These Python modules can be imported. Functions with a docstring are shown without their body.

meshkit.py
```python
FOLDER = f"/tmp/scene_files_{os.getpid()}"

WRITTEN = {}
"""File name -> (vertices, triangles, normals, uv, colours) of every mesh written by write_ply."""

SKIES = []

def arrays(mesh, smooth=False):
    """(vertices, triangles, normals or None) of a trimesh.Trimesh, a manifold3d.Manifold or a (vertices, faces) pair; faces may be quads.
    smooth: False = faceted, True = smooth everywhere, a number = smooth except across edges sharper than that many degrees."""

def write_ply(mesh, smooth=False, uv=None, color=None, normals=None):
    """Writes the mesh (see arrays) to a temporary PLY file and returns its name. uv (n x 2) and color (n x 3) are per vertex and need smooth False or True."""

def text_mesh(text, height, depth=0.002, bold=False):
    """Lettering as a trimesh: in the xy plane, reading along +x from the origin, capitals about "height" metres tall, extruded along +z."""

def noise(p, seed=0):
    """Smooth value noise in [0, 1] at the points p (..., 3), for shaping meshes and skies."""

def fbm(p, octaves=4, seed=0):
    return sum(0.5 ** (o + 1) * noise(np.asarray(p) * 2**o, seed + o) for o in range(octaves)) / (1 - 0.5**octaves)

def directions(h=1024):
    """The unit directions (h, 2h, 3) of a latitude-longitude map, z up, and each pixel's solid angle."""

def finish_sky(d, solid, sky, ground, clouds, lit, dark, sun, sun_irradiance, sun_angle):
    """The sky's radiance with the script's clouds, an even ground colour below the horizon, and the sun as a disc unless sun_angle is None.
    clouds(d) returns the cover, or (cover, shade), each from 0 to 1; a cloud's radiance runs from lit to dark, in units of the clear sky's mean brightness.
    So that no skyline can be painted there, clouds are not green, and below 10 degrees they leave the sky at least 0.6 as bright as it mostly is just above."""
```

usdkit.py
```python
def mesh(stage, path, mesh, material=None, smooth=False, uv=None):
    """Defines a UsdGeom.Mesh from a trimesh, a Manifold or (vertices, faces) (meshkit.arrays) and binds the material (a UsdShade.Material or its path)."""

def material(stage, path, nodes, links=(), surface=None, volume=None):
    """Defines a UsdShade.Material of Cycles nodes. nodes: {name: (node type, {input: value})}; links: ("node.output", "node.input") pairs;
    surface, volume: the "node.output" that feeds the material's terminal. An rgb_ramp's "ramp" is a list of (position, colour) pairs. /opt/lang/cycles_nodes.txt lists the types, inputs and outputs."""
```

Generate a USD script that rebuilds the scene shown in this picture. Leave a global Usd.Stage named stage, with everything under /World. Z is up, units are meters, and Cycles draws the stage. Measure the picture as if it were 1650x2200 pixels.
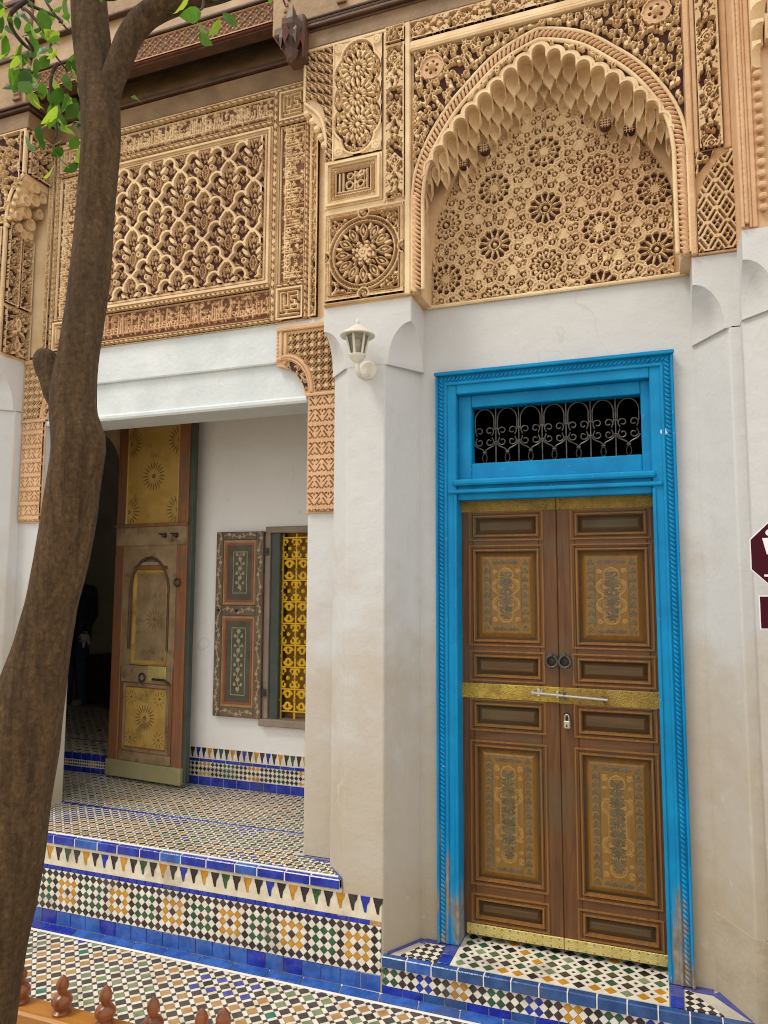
import math, random
import numpy as np, trimesh, manifold3d as m3, usdkit, meshkit
from PIL import Image, ImageDraw
from scipy.ndimage import gaussian_filter, maximum_filter
import shapely, shapely.affinity
from shapely.geometry import Polygon, Point, box as sbox
from shapely.ops import unary_union
from pxr import Usd, UsdGeom, UsdLux, UsdShade, Gf, Sdf

stage = Usd.Stage.CreateInMemory()
UsdGeom.SetStageUpAxis(stage, UsdGeom.Tokens.z)
UsdGeom.SetStageMetersPerUnit(stage, 1.0)
UsdGeom.Xform.Define(stage, '/World')
UsdGeom.Scope.Define(stage, '/World/Looks')
PI = math.pi

# ------------------------------------------------------------------ camera, sky, sun, exposure
EYE = (1.180, -3.160, 1.760)
RT, DN, FW = (.93725, .34863, .00354), (-.03098, .09341, -.99515), (-.34727, .93259, .09835)
cam = UsdGeom.Camera.Define(stage, '/World/camera')
cam.CreateFocalLengthAttr(34.467)
cam.CreateHorizontalApertureAttr(36.0)
cam.CreateVerticalApertureAttr(48.0)
cam.CreateClippingRangeAttr(Gf.Vec2f(.05, 500))
cam.CreateExposureAttr(0.58)
cam.AddTransformOp().Set(Gf.Matrix4d(*RT, 0, *[-c for c in DN], 0, *[-c for c in FW], 0, *EYE, 1))

SUN = np.array([-.52, -.50, 1.15]); SUN /= np.linalg.norm(SUN)
ELEV, ROT = math.asin(SUN[2]), math.atan2(SUN[0], SUN[1])
sun = UsdLux.DistantLight.Define(stage, '/World/sun')
sun.CreateIntensityAttr(0.36); sun.CreateAngleAttr(20.0); sun.CreateColorAttr(Gf.Vec3f(1, .95, .86))
sun.GetPrim().CreateAttribute('inputs:normalize', Sdf.ValueTypeNames.Bool).Set(True)
zx = SUN; xx = np.cross([0, 0, 1.], zx); xx /= np.linalg.norm(xx); yy = np.cross(zx, xx)
sun.AddTransformOp().Set(Gf.Matrix4d(*xx.tolist(), 0, *yy.tolist(), 0, *zx.tolist(), 0, 0, 0, 12, 1))
sky = UsdLux.DomeLight.Define(stage, '/World/sky')
skym = usdkit.material(stage, '/World/Looks/sky_overcast', {
    's': ('sky_texture', {'sky_type': 'single_scattering', 'sun_disc': False, 'sun_elevation': ELEV, 'sun_rotation': ROT, 'aerosol_density': 2.0}),
    't': ('texture_coordinate', {}), 'n': ('noise_texture', {'scale': 2.2, 'detail': 5.0}),
    'r': ('rgb_ramp', {'ramp': [(.3, (.70, .70, .70)), (.7, (.95, .95, .95))]}),
    'c': ('color', {'value': (9.2, 8.9, 8.5)}), 'm': ('mix', {}), 'b': ('background_shader', {'strength': .104})},
    [('t.generated', 'n.vector'), ('n.fac', 'r.fac'), ('r.color', 'm.fac'), ('s.color', 'm.color1'), ('c.color', 'm.color2'), ('m.color', 'b.color')], surface='b.background')
UsdShade.MaterialBindingAPI.Apply(sky.GetPrim()).Bind(skym)
for k, v in (('label', 'bright overcast sky above the courtyard'), ('category', 'sky'), ('kind', 'structure')): sky.GetPrim().SetCustomDataByKey(k, v)

# ------------------------------------------------------------------ naming, tagging
used = {}
def path_for(name, parent):
    base = (parent if isinstance(parent, str) else str(parent.GetPath())) if parent else '/World'
    k = used.get((base, name), 0); used[(base, name)] = k + 1
    return f'{base}/{name}' if k == 0 else f'{base}/{name}_{k:03d}'
def tag(p, label=None, cat=None, group=None, kind=None):
    for k, v in (('label', label), ('category', cat), ('group', group), ('kind', kind)):
        if v: p.SetCustomDataByKey(k, v)
    return p
def thing(name, label=None, cat=None, loc=(0, 0, 0), rz=0, group=None, kind=None):
    x = UsdGeom.Xform.Define(stage, path_for(name, None))
    if any(loc): x.AddTranslateOp().Set(Gf.Vec3d(*loc))
    if rz: x.AddRotateZOp().Set(rz)
    return tag(x.GetPrim(), label, cat, group, kind)
def obj(name, mesh, m, parent=None, smooth=False, label=None, kind=None, cat=None):
    p = usdkit.mesh(stage, path_for(name, parent), mesh, m, smooth).GetPrim()
    return tag(p, label, cat, None, kind)

# ------------------------------------------------------------------ materials
def pm(name, c1, c2=None, rough=.6, scale=6., bump=0., bscale=60., metallic=0., spec=.5, coat=0., detail=4., lo=.35, hi=.65, c3=None, s3=1.2, lo3=.55, hi3=.7, b2=0., b2scale=6.):
    """A principled material: colour between c1 and c2 by noise (and stains c3), fine and broad bump, all in world space."""
    n = {'g': ('geometry', {}), 'p': ('principled_bsdf', {'roughness': rough, 'metallic': metallic, 'specular_ior_level': spec, 'coat_weight': coat, 'coat_roughness': .08})}
    l = []
    if c2 is None: n['p'][1]['base_color'] = c1
    else:
        n['n'] = ('noise_texture', {'scale': scale, 'detail': detail, 'roughness': .6}); n['r'] = ('rgb_ramp', {'ramp': [(lo, c1), (hi, c2)]})
        l += [('g.position', 'n.vector'), ('n.fac', 'r.fac')]; out = 'r.color'
        if c3:
            n['n3'] = ('noise_texture', {'scale': s3, 'detail': 6., 'roughness': .65}); n['r3'] = ('rgb_ramp', {'ramp': [(lo3, (0, 0, 0)), (hi3, (1, 1, 1))]})
            n['m3'] = ('mix', {'color2': c3}); l += [('g.position', 'n3.vector'), ('n3.fac', 'r3.fac'), ('r3.color', 'm3.fac'), (out, 'm3.color1')]; out = 'm3.color'
        l.append((out, 'p.base_color'))
    if bump:
        n['bn'] = ('noise_texture', {'scale': bscale, 'detail': 4.}); n['b'] = ('bump', {'strength': bump, 'distance': .01})
        l += [('g.position', 'bn.vector'), ('bn.fac', 'b.height'), ('b.normal', 'p.normal')]
        if b2:
            n['bn2'] = ('noise_texture', {'scale': b2scale, 'detail': 2.}); n['b2'] = ('bump', {'strength': b2, 'distance': .03})
            l += [('g.position', 'bn2.vector'), ('bn2.fac', 'b2.height'), ('b2.normal', 'b.normal')]
    return usdkit.material(stage, f'/World/Looks/{name}', n, l, surface='p.BSDF')

def plaster(name, dirt, dirt_top, white=(.58, .575, .56)):
    """White limewash: mottled, trowelled, with ochre dirt and rubbed patches rising from the floor to about dirt_top metres."""
    return usdkit.material(stage, f'/World/Looks/{name}', {
        'g': ('geometry', {}), 'x': ('separate_xyz', {}),
        'n': ('noise_texture', {'scale': 2.6, 'detail': 7., 'roughness': .62}), 'n2': ('noise_texture', {'scale': 11., 'detail': 5.}), 'n4': ('noise_texture', {'scale': 70., 'detail': 3.}),
        'r': ('rgb_ramp', {'ramp': [(.3, tuple(.93 * c for c in white)), (.7, white)]}),
        'mr': ('map_range', {'from_min': dirt_top, 'from_max': 0., 'to_min': -.28, 'to_max': .50}),
        'a': ('math', {'math_type': 'add'}), 'rr': ('rgb_ramp', {'ramp': [(.38, (0, 0, 0)), (.62, (.6, .6, .6)), (.95, (1, 1, 1))]}),
        'nc': ('noise_texture', {'scale': 1.7, 'detail': 3., 'distortion': .6}), 'rc': ('rgb_ramp', {'ramp': [(.4945, (0, 0, 0)), (.4985, (.26, .26, .26)), (.5005, (.26, .26, .26)), (.5045, (0, 0, 0))]}), 'nk': ('noise_texture', {'scale': .9, 'detail': 2.}), 'rk': ('rgb_ramp', {'ramp': [(.50, (0, 0, 0)), (.60, (1, 1, 1))]}), 'mk': ('mix', {'mix_type': 'multiply', 'fac': 1.}), 'mc': ('mix', {'color2': (.36, .30, .22)}),
        'm': ('mix', {'color2': dirt}), 'r2': ('rgb_ramp', {'ramp': [(.66, (0, 0, 0)), (.74, (.45, .45, .45))]}), 'm2': ('mix', {'color2': (.6, .55, .46)}),
        'b': ('bump', {'strength': .22, 'distance': .004}), 'b2': ('bump', {'strength': .26, 'distance': .02}), 'p': ('principled_bsdf', {'roughness': .62, 'specular_ior_level': .35})},
        [('g.position', 'x.vector'), ('g.position', 'n.vector'), ('g.position', 'n2.vector'), ('g.position', 'n4.vector'), ('n.fac', 'r.fac'), ('x.z', 'mr.value'),
         ('n.fac', 'a.value1'), ('mr.result', 'a.value2'), ('a.value', 'rr.fac'), ('rr.color', 'm.fac'), ('r.color', 'm.color1'), ('n2.fac', 'r2.fac'), ('r2.color', 'm2.fac'), ('m.color', 'm2.color1'),
         ('g.position', 'nc.vector'), ('g.position', 'nk.vector'), ('nc.fac', 'rc.fac'), ('nk.fac', 'rk.fac'), ('rc.color', 'mk.color1'), ('rk.color', 'mk.color2'), ('mk.color', 'mc.fac'), ('m2.color', 'mc.color1'), ('mc.color', 'p.base_color'), ('n2.fac', 'b2.height'), ('n4.fac', 'b.height'), ('b2.normal', 'b.normal'), ('b.normal', 'p.normal')], surface='p.BSDF')
M = {}
M['plaster'] = plaster('white_plaster', (.42, .345, .245), 2.4)
M['plaster_in'] = plaster('porch_plaster', (.62, .54, .42), .9, (.82, .80, .76))
M['lintel'] = pm('lintel_plaster', (.56, .60, .60), (.66, .69, .68), .55, 3.5, .25, 45, b2=.3)
M['dado'] = pm('dado_plaster', (.36, .30, .21), (.46, .39, .29), .7, 5., .3, 50)
M['stucco'] = pm('carved_stucco', (.56, .375, .195), (.69, .50, .285), .75, 7., .25, 120, c3=(.53, .325, .175), s3=2.4, lo3=.50, hi3=.72)
M['stucco_pale'] = pm('carved_stucco_pale', (.68, .48, .265), (.79, .61, .37), .75, 7., .25, 120, c3=(.56, .365, .21), s3=2.4, lo3=.50, hi3=.72)
M['stucco_orange'] = pm('carved_stucco_orange', (.55, .33, .17), (.65, .42, .235), .75, 9., .25, 120)
M['stucco_lace'] = pm('carved_stucco_lace', (.40, .235, .115), (.52, .33, .17), .8, 9., .25, 120)
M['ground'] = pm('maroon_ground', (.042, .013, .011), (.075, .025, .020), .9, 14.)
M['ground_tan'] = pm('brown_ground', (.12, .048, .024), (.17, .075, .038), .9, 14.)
M['wood_pale'] = pm('weathered_cedar', (.28, .165, .075), (.40, .255, .125), .65, 5., .3, 40, c3=(.22, .12, .05))
M['wood_dark'] = pm('dark_cedar', (.05, .022, .012), (.10, .045, .022), .55, 8., .2, 60)
M['wood_mid'] = pm('brown_cedar', (.17, .095, .042), (.26, .155, .07), .6, 6., .3, 50)
M['red_paint'] = pm('red_lattice_paint', (.085, .018, .010), (.15, .034, .016), .6, 20.)
M['lattice_tan'] = pm('lattice_tan', (.36, .22, .09), (.45, .28, .12), .6, 20.)
def woodgrain(name, c1, c2, rough=.5, stretch=(30., 30., 1.6), spec=.4, dirt=None):
    n = {'g': ('geometry', {}), 'mp': ('mapping', {'scale': stretch}), 'n': ('noise_texture', {'scale': 1.6, 'detail': 7., 'roughness': .65, 'distortion': .6}),
         'r': ('rgb_ramp', {'ramp': [(.3, c1), (.68, c2)]}), 'b': ('bump', {'strength': .25, 'distance': .004}), 'p': ('principled_bsdf', {'roughness': rough, 'specular_ior_level': spec})}
    l = [('g.position', 'mp.vector'), ('mp.vector', 'n.vector'), ('n.fac', 'r.fac'), ('n.fac', 'b.height'), ('b.normal', 'p.normal')]; out = 'r.color'
    if dirt:
        n['n2'] = ('noise_texture', {'scale': 5., 'detail': 6.}); n['r2'] = ('rgb_ramp', {'ramp': [(.48, (0, 0, 0)), (.68, (.75, .75, .75))]}); n['m'] = ('mix', {'color2': dirt})
        l += [('g.position', 'n2.vector'), ('n2.fac', 'r2.fac'), ('r2.color', 'm.fac'), (out, 'm.color1')]; out = 'm.color'
    return usdkit.material(stage, f'/World/Looks/{name}', n, l + [(out, 'p.base_color')], surface='p.BSDF')
M['door'] = woodgrain('door_cedar', (.070, .029, .011), (.155, .065, .022), .42, spec=.3, dirt=(.10, .065, .032))
M['door_h'] = woodgrain('door_cedar_rail', (.070, .029, .011), (.155, .065, .022), .42, (1.6, 30., 30.), .3, dirt=(.10, .065, .032))
M['door_trim'] = woodgrain('door_trim_cedar', (.17, .072, .017), (.27, .125, .032), .45, spec=.3, dirt=(.13, .08, .03))
M['door_dark'] = woodgrain('door_panel_cedar', (.060, .036, .015), (.115, .062, .025), .52, (1.6, 30., 30.), .25, dirt=(.09, .07, .035))
M['door_field'] = woodgrain('door_painted_field', (.155, .072, .014), (.24, .118, .026), .45, spec=.3, dirt=(.15, .09, .032))
M['door_ochre'] = pm('door_ochre_paint', (.29, .16, .026), (.22, .118, .028), .5, 30.)
M['door_grey'] = pm('door_greygreen_paint', (.070, .048, .020), (.12, .085, .035), .5, 30.)
M['leaf_ochre'] = pm('leaf_gilt_field', (.38, .22, .045), (.50, .32, .085), .5, 5., .15, 60, c3=(.16, .10, .04), s3=6.)
M['leaf_brown'] = woodgrain('leaf_brown_frame', (.17, .062, .022), (.29, .125, .05), .5, dirt=(.13, .10, .07))
M['leaf_grey'] = pm('leaf_worn_grey', (.20, .13, .06), (.32, .22, .115), .6, 7., .2, 60, c3=(.10, .06, .035), s3=9.)
M['leaf_olive'] = pm('leaf_olive_board', (.27, .235, .105), (.33, .29, .15), .5, 6., .15, 60)
M['leaf_dark'] = pm('leaf_brown_rosette', (.14, .078, .020), (.20, .115, .03), .55)
M['brass'] = pm('stamped_brass', (.36, .24, .035), (.46, .33, .06), .38, 16., .5, 190, metallic=.55, c3=(.22, .13, .03), s3=5.)
M['brass_old'] = pm('worn_brass', (.24, .15, .025), (.34, .22, .045), .45, 16., .6, 190, metallic=.45, c3=(.13, .075, .025), s3=7.)
M['brass_pale'] = pm('pale_brass', (.50, .40, .12), (.62, .52, .20), .35, 18., .5, 170, metallic=.5)
M['iron'] = pm('grey_iron', (.055, .05, .044), (.12, .108, .095), .42, 40., metallic=.6)
M['iron_dark'] = pm('dark_iron', (.03, .026, .022), (.06, .05, .04), .5, 40., metallic=.5)
M['steel'] = pm('bright_steel', (.50, .45, .38), None, .3, metallic=.8)
M['yellow_iron'] = pm('yellow_painted_iron', (.66, .36, .008), (.80, .50, .014), .42, 30.)
M['black'] = pm('shaded_room_plaster', (.50, .46, .35), (.58, .54, .43), .9, 4.)
M['void'] = pm('unlit_room_black', (.012, .010, .008), None, .9)  # near-black walls put the darkness of the unlit transom room into colour
M['shade_dark_wood'] = pm('dark_wood_and_eave_shade', (.03, .016, .008), (.05, .028, .014), .8, 6.)  # dark chest wood; on the eave boards its near-black carries the shade
M['bark'] = usdkit.material(stage, '/World/Looks/tree_bark', {
    'g': ('geometry', {}), 'mp': ('mapping', {'scale': (26., 26., 3.2)}), 'n': ('noise_texture', {'scale': 1.5, 'detail': 8., 'roughness': .7, 'distortion': .5}),
    'n2': ('noise_texture', {'scale': 4., 'detail': 6.}), 'r': ('rgb_ramp', {'ramp': [(.3, (.040, .022, .009)), (.7, (.125, .074, .034))]}), 'r2': ('rgb_ramp', {'ramp': [(.5, (0, 0, 0)), (.72, (.65, .65, .65))]}),
    'm': ('mix', {'color2': (.105, .072, .040)}), 'n5': ('noise_texture', {'scale': 85., 'detail': 6., 'roughness': .7}), 'r5': ('rgb_ramp', {'ramp': [(.34, (.55, .52, .50)), (.60, (1.05, 1.03, 1.0)), (.74, (1.9, 1.8, 1.6))]}), 'm5': ('mix', {'mix_type': 'multiply', 'fac': 1.}), 'b5': ('bump', {'strength': .35, 'distance': .004}), 'b': ('bump', {'strength': .9, 'distance': .012}), 'p': ('principled_bsdf', {'roughness': .85, 'specular_ior_level': .2})},
    [('g.position', 'n5.vector'), ('n5.fac', 'r5.fac'), ('r5.color', 'm5.color2'), ('m.color', 'm5.color1'), ('m5.color', 'p.base_color'), ('n5.fac', 'b5.height'), ('b5.normal', 'b.normal'), ('g.position', 'mp.vector'), ('mp.vector', 'n.vector'), ('g.position', 'n2.vector'), ('n.fac', 'r.fac'), ('n2.fac', 'r2.fac'), ('r2.color', 'm.fac'), ('r.color', 'm.color1'), ('n.fac', 'b.height'), ('b.normal', 'p.normal')], surface='p.BSDF')
def leafmat(name, c, t):
    return usdkit.material(stage, f'/World/Looks/{name}', {'g': ('geometry', {}), 'n': ('noise_texture', {'scale': 28., 'detail': 4.}), 'r': ('rgb_ramp', {'ramp': [(.32, tuple(.55 * x for x in c)), (.55, c), (.72, tuple(min(1, 1.6 * x + .02) for x in c))]}), 'b': ('bump', {'strength': .5, 'distance': .004}), 'p': ('principled_bsdf', {'roughness': .45}), 't': ('translucent_bsdf', {'color': t}), 'm': ('mix_closure', {'fac': .42})},
                           [('g.position', 'n.vector'), ('n.fac', 'r.fac'), ('r.color', 'p.base_color'), ('n.fac', 'b.height'), ('b.normal', 'p.normal'), ('p.BSDF', 'm.closure1'), ('t.BSDF', 'm.closure2')], surface='m.closure')
M['leaf_a'] = leafmat('citrus_leaf', (.045, .115, .012), (.14, .32, .02))
M['leaf_b'] = leafmat('young_leaf', (.18, .28, .02), (.48, .66, .05))
M['leaf_c'] = leafmat('old_leaf', (.022, .065, .010), (.06, .16, .012))
M['twig'] = pm('twig_bark', (.035, .02, .012), (.06, .035, .02), .8, 30.)
M['rail'] = woodgrain('varnished_rail', (.34, .135, .022), (.48, .21, .04), .28, (2., 30., 30.), .5)
M['finial'] = woodgrain('turned_finial', (.12, .032, .010), (.26, .075, .018), .25, (8., 8., 30.), .5)
def glaze(name, c, c2, rough=.16, scale=14.):
    return pm('glaze_' + name, c, c2, rough, scale, .16, 34, spec=.5, lo=.4, hi=.6, c3=tuple(.62 * a + .05 * b for a, b in zip(c, (1, .85, .65))), s3=5., lo3=.54, hi3=.70)
T = {'white': glaze('white', (.66, .60, .50), (.74, .69, .60), .28), 'black': glaze('black', (.018, .013, .012), (.035, .026, .022)), 'brown': glaze('brown', (.045, .022, .018), (.07, .04, .032)),
     'green': glaze('green', (.018, .060, .026), (.04, .105, .05)), 'gold': glaze('gold', (.42, .19, .012), (.55, .27, .03)), 'blue': glaze('blue', (.008, .016, .24), (.022, .045, .34)),
     'steel_blue': glaze('steel_blue', (.015, .05, .16), (.03, .085, .23)), 'mid_blue': glaze('mid_blue', (.02, .07, .28), (.04, .12, .40), .22), 'violet': glaze('violet', (.045, .05, .22), (.075, .085, .30)),
     'tan': glaze('tan', (.34, .19, .07), (.44, .27, .12), .3), 'sage': glaze('sage', (.13, .17, .09), (.21, .25, .14), .3), 'dark': glaze('dark', (.040, .034, .030), (.075, .063, .054), .3), 'teal': glaze('teal', (.015, .12, .08), (.03, .18, .12)),
     'cream': glaze('cream', (.60, .52, .38), (.70, .63, .50), .35)}
M['grout'] = pm('grout', (.42, .38, .31), (.55, .50, .42), .85, 9., .2, 90)
M['grout_white'] = pm('white_grout', (.66, .63, .57), (.74, .71, .66), .8, 9.)
M['paving'] = pm('garden_paving', (.30, .25, .19), (.38, .33, .26), .8, 3., .3, 30)
M['lamp'] = pm('cream_lamp_paint', (.62, .58, .48), (.68, .64, .55), .4, 20., .1, 90)
M['lamp_glass'] = usdkit.material(stage, '/World/Looks/lamp_glass', {'f': ('fresnel', {'IOR': 1.5}), 't': ('transparent_bsdf', {'color': (.80, .77, .66)}), 'g': ('glossy_bsdf', {'roughness': .06}), 'm': ('mix_closure', {})},
                                  [('f.fac', 'm.fac'), ('t.BSDF', 'm.closure1'), ('g.BSDF', 'm.closure2')], surface='m.closure') if True else None
M['sign'] = pm('maroon_enamel', (.050, .003, .010), None, .6, spec=.12)
M['sign_white'] = pm('sign_white', (.78, .76, .78), None, .4)
M['blue_paint'] = usdkit.material(stage, '/World/Looks/peeling_blue_paint', {
    'g': ('geometry', {}), 'x': ('separate_xyz', {}), 'n': ('noise_texture', {'scale': 5., 'detail': 7., 'roughness': .6}), 'mp': ('mapping', {'scale': (9., 9., 1.1)}), 'n2': ('noise_texture', {'scale': 2.2, 'detail': 6., 'roughness': .6}), 'n3': ('noise_texture', {'scale': 26., 'detail': 5.}),
    'r': ('rgb_ramp', {'ramp': [(.35, (.001, .185, .40)), (.65, (.002, .245, .50))]}), 'mr': ('map_range', {'from_min': 1.0, 'from_max': .1, 'to_min': -.30, 'to_max': .17}), 'a': ('math', {'math_type': 'add'}),
    'rr': ('rgb_ramp', {'ramp': [(.56, (0, 0, 0)), (.60, (1, 1, 1))]}), 'ra': ('rgb_ramp', {'ramp': [(.46, (0, 0, 0)), (.58, (.6, .6, .6))]}), 'wood': ('rgb_ramp', {'ramp': [(.3, (.16, .13, .10)), (.7, (.30, .26, .20))]}),
    'm0': ('mix', {'color2': (.055, .24, .42)}), 'm': ('mix', {}), 'b': ('bump', {'strength': .3, 'distance': .004}), 'n5': ('noise_texture', {'scale': 55., 'detail': 4., 'roughness': .7}), 'r5': ('rgb_ramp', {'ramp': [(.68, (0, 0, 0)), (.70, (.85, .85, .85))]}), 'm5': ('mix', {'color2': (.42, .44, .42)}), 'mp6': ('mapping', {'scale': (40., 40., 1.5)}), 'n6': ('noise_texture', {'scale': 2., 'detail': 3.}), 'p': ('principled_bsdf', {'roughness': .5, 'specular_ior_level': .2})},
    [('g.position', 'n5.vector'), ('n5.fac', 'r5.fac'), ('r5.color', 'm5.fac'), ('g.position', 'x.vector'), ('g.position', 'n.vector'), ('g.position', 'mp.vector'), ('mp.vector', 'n2.vector'), ('g.position', 'n3.vector'), ('n.fac', 'r.fac'), ('x.z', 'mr.value'), ('n2.fac', 'a.value1'), ('mr.result', 'a.value2'), ('a.value', 'rr.fac'), ('a.value', 'ra.fac'),
     ('n3.fac', 'wood.fac'), ('ra.color', 'm0.fac'), ('r.color', 'm0.color1'), ('m0.color', 'm.color1'), ('wood.color', 'm.color2'), ('rr.color', 'm.fac'), ('m.color', 'm5.color1'), ('m5.color', 'p.base_color'), ('g.position', 'mp6.vector'), ('mp6.vector', 'n6.vector'), ('n6.fac', 'b.height'), ('b.normal', 'p.normal')], surface='p.BSDF')
M['coat_cloth'] = pm('dark_jacket', (.02, .022, .026), (.03, .032, .036), .85, 30.)
M['jeans'] = pm('blue_jeans', (.03, .05, .10), (.045, .07, .13), .85, 40.)
M['skin'] = pm('skin', (.42, .25, .17), None, .5)
M['shoe'] = pm('grey_shoe', (.30, .28, .22), None, .6)
M['paper'] = pm('paper', (.78, .76, .72), None, .7)
M['hair'] = pm('dark_hair', (.012, .009, .007), None, .6)
M['shutter'] = pm('shutter_brown', (.10, .062, .038), (.16, .10, .062), .55, 9., .2, 60)
M['shutter_red'] = pm('shutter_red', (.23, .062, .022), (.30, .09, .035), .5, 12.)
M['shutter_tan'] = pm('shutter_tan', (.30, .17, .06), (.38, .23, .09), .5, 12.)
M['shutter_green'] = pm('shutter_green', (.050, .050, .030), (.085, .080, .05), .55, 12.)
M['flower'] = pm('shutter_flowers', (.30, .25, .13), (.42, .34, .19), .6, 40., c3=(.38, .20, .13), s3=22.)
M['yellow_reflection'] = pm('painted_grille_reflection', (.26, .125, .012), (.40, .21, .02), .6, 12.)  # backing colour stands in for yellow light reflected in the window recess
M['green_frame'] = pm('green_frame', (.035, .05, .038), (.055, .07, .05), .5, 9.)
M['greybrown'] = pm('window_casing', (.24, .18, .135), (.30, .235, .18), .7, 7., .2, 60)

# ------------------------------------------------------------------ mesh helpers
def cat(ms):
    ms = [m for m in ms if m is not None]
    vs, fs, k = [], [], 0
    for m in ms:
        v, f, _ = meshkit.arrays(m); vs.append(v); fs.append(np.asarray(f) + k); k += len(v)
    return (np.vstack(vs), np.vstack(fs))
def bx(x0, y0, z0, x1, y1, z1, b=0.):
    (x0, x1), (y0, y1), (z0, z1) = sorted((x0, x1)), sorted((y0, y1)), sorted((z0, z1))
    if not b:
        m = trimesh.creation.box((x1 - x0, y1 - y0, z1 - z0)); m.apply_translation(((x0 + x1) / 2, (y0 + y1) / 2, (z0 + z1) / 2)); return m
    b = min(b, .45 * min(x1 - x0, y1 - y0, z1 - z0)); lo, hi = np.array([x0, y0, z0]), np.array([x1, y1, z1]); pts = []
    for sx in (0, 1):
        for sy in (0, 1):
            for sz in (0, 1):
                c = np.where([sx, sy, sz], hi, lo); s = np.where([sx, sy, sz], -1., 1.)
                for a in range(3): o = s * b; o[a] = 0; pts.append(c + o)
    return m3.Manifold.hull_points(np.array(pts, np.float32))
def polys(g): return [p for p in getattr(g, 'geoms', [g]) if p.area > 1e-9]
def xz(poly, y0, y1):
    """A polygon in (x, z), from y0 (front) to y1 (back)."""
    out = []
    for p in polys(poly):
        m = trimesh.creation.extrude_polygon(p, abs(y1 - y0), engine='earcut'); v = np.array(m.vertices)
        out.append((np.c_[v[:, 0], max(y0, y1) - v[:, 2], v[:, 1]], np.array(m.faces)))
    return cat(out)
def xy(poly, z0, z1):
    out = []
    for p in polys(poly):
        m = trimesh.creation.extrude_polygon(p, z1 - z0, engine='earcut'); m.apply_translation((0, 0, z0)); out.append(m)
    return cat(out)
def mani(m):
    v, f, _ = meshkit.arrays(m); t = trimesh.Trimesh(v, f, process=True); t.merge_vertices()
    return m3.Manifold(m3.Mesh(np.asarray(t.vertices, np.float32), np.asarray(t.faces, np.uint32)))
def tube(pts, r, n=8, closed=False, bump=None):
    p = np.asarray(pts, float); N = len(p); r = np.broadcast_to(r, (N,)).astype(float)
    t = np.roll(p, -1, 0) - np.roll(p, 1, 0) if closed else np.gradient(p, axis=0)
    t /= np.linalg.norm(t, axis=1, keepdims=True) + 1e-12
    a = np.cross(t[0], [0, 0, 1.] if abs(t[0][2]) < .9 else [1., 0, 0]); A = []
    for i in range(N):
        a = a - t[i] * np.dot(a, t[i]); a /= np.linalg.norm(a) + 1e-12; A.append(a)
    A = np.array(A); Bn = np.cross(t, A); ang = np.arange(n) * 2 * PI / n
    R = r[:, None] if bump is None else r[:, None] * bump(np.r_[0, np.cumsum(np.linalg.norm(np.diff(p, axis=0), axis=1))][:, None], ang[None])
    v = p[:, None] + R[..., None] * (np.cos(ang)[None, :, None] * A[:, None] + np.sin(ang)[None, :, None] * Bn[:, None])
    i, j = np.meshgrid(np.arange(N if closed else N - 1), np.arange(n), indexing='ij'); i2 = (i + 1) % N
    q = np.stack([i * n + j, i * n + (j + 1) % n, i2 * n + (j + 1) % n, i2 * n + j], -1).reshape(-1, 4); v = v.reshape(-1, 3)
    f = np.vstack([q[:, [0, 1, 2]], q[:, [0, 2, 3]]])
    if not closed:
        k = len(v); v = np.vstack([v, p[0], p[-1]])
        f = np.vstack([f, [[k, (j + 1) % n, j] for j in range(n)], [[k + 1, (N - 1) * n + j, (N - 1) * n + (j + 1) % n] for j in range(n)]])
    return (v, f)
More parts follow.
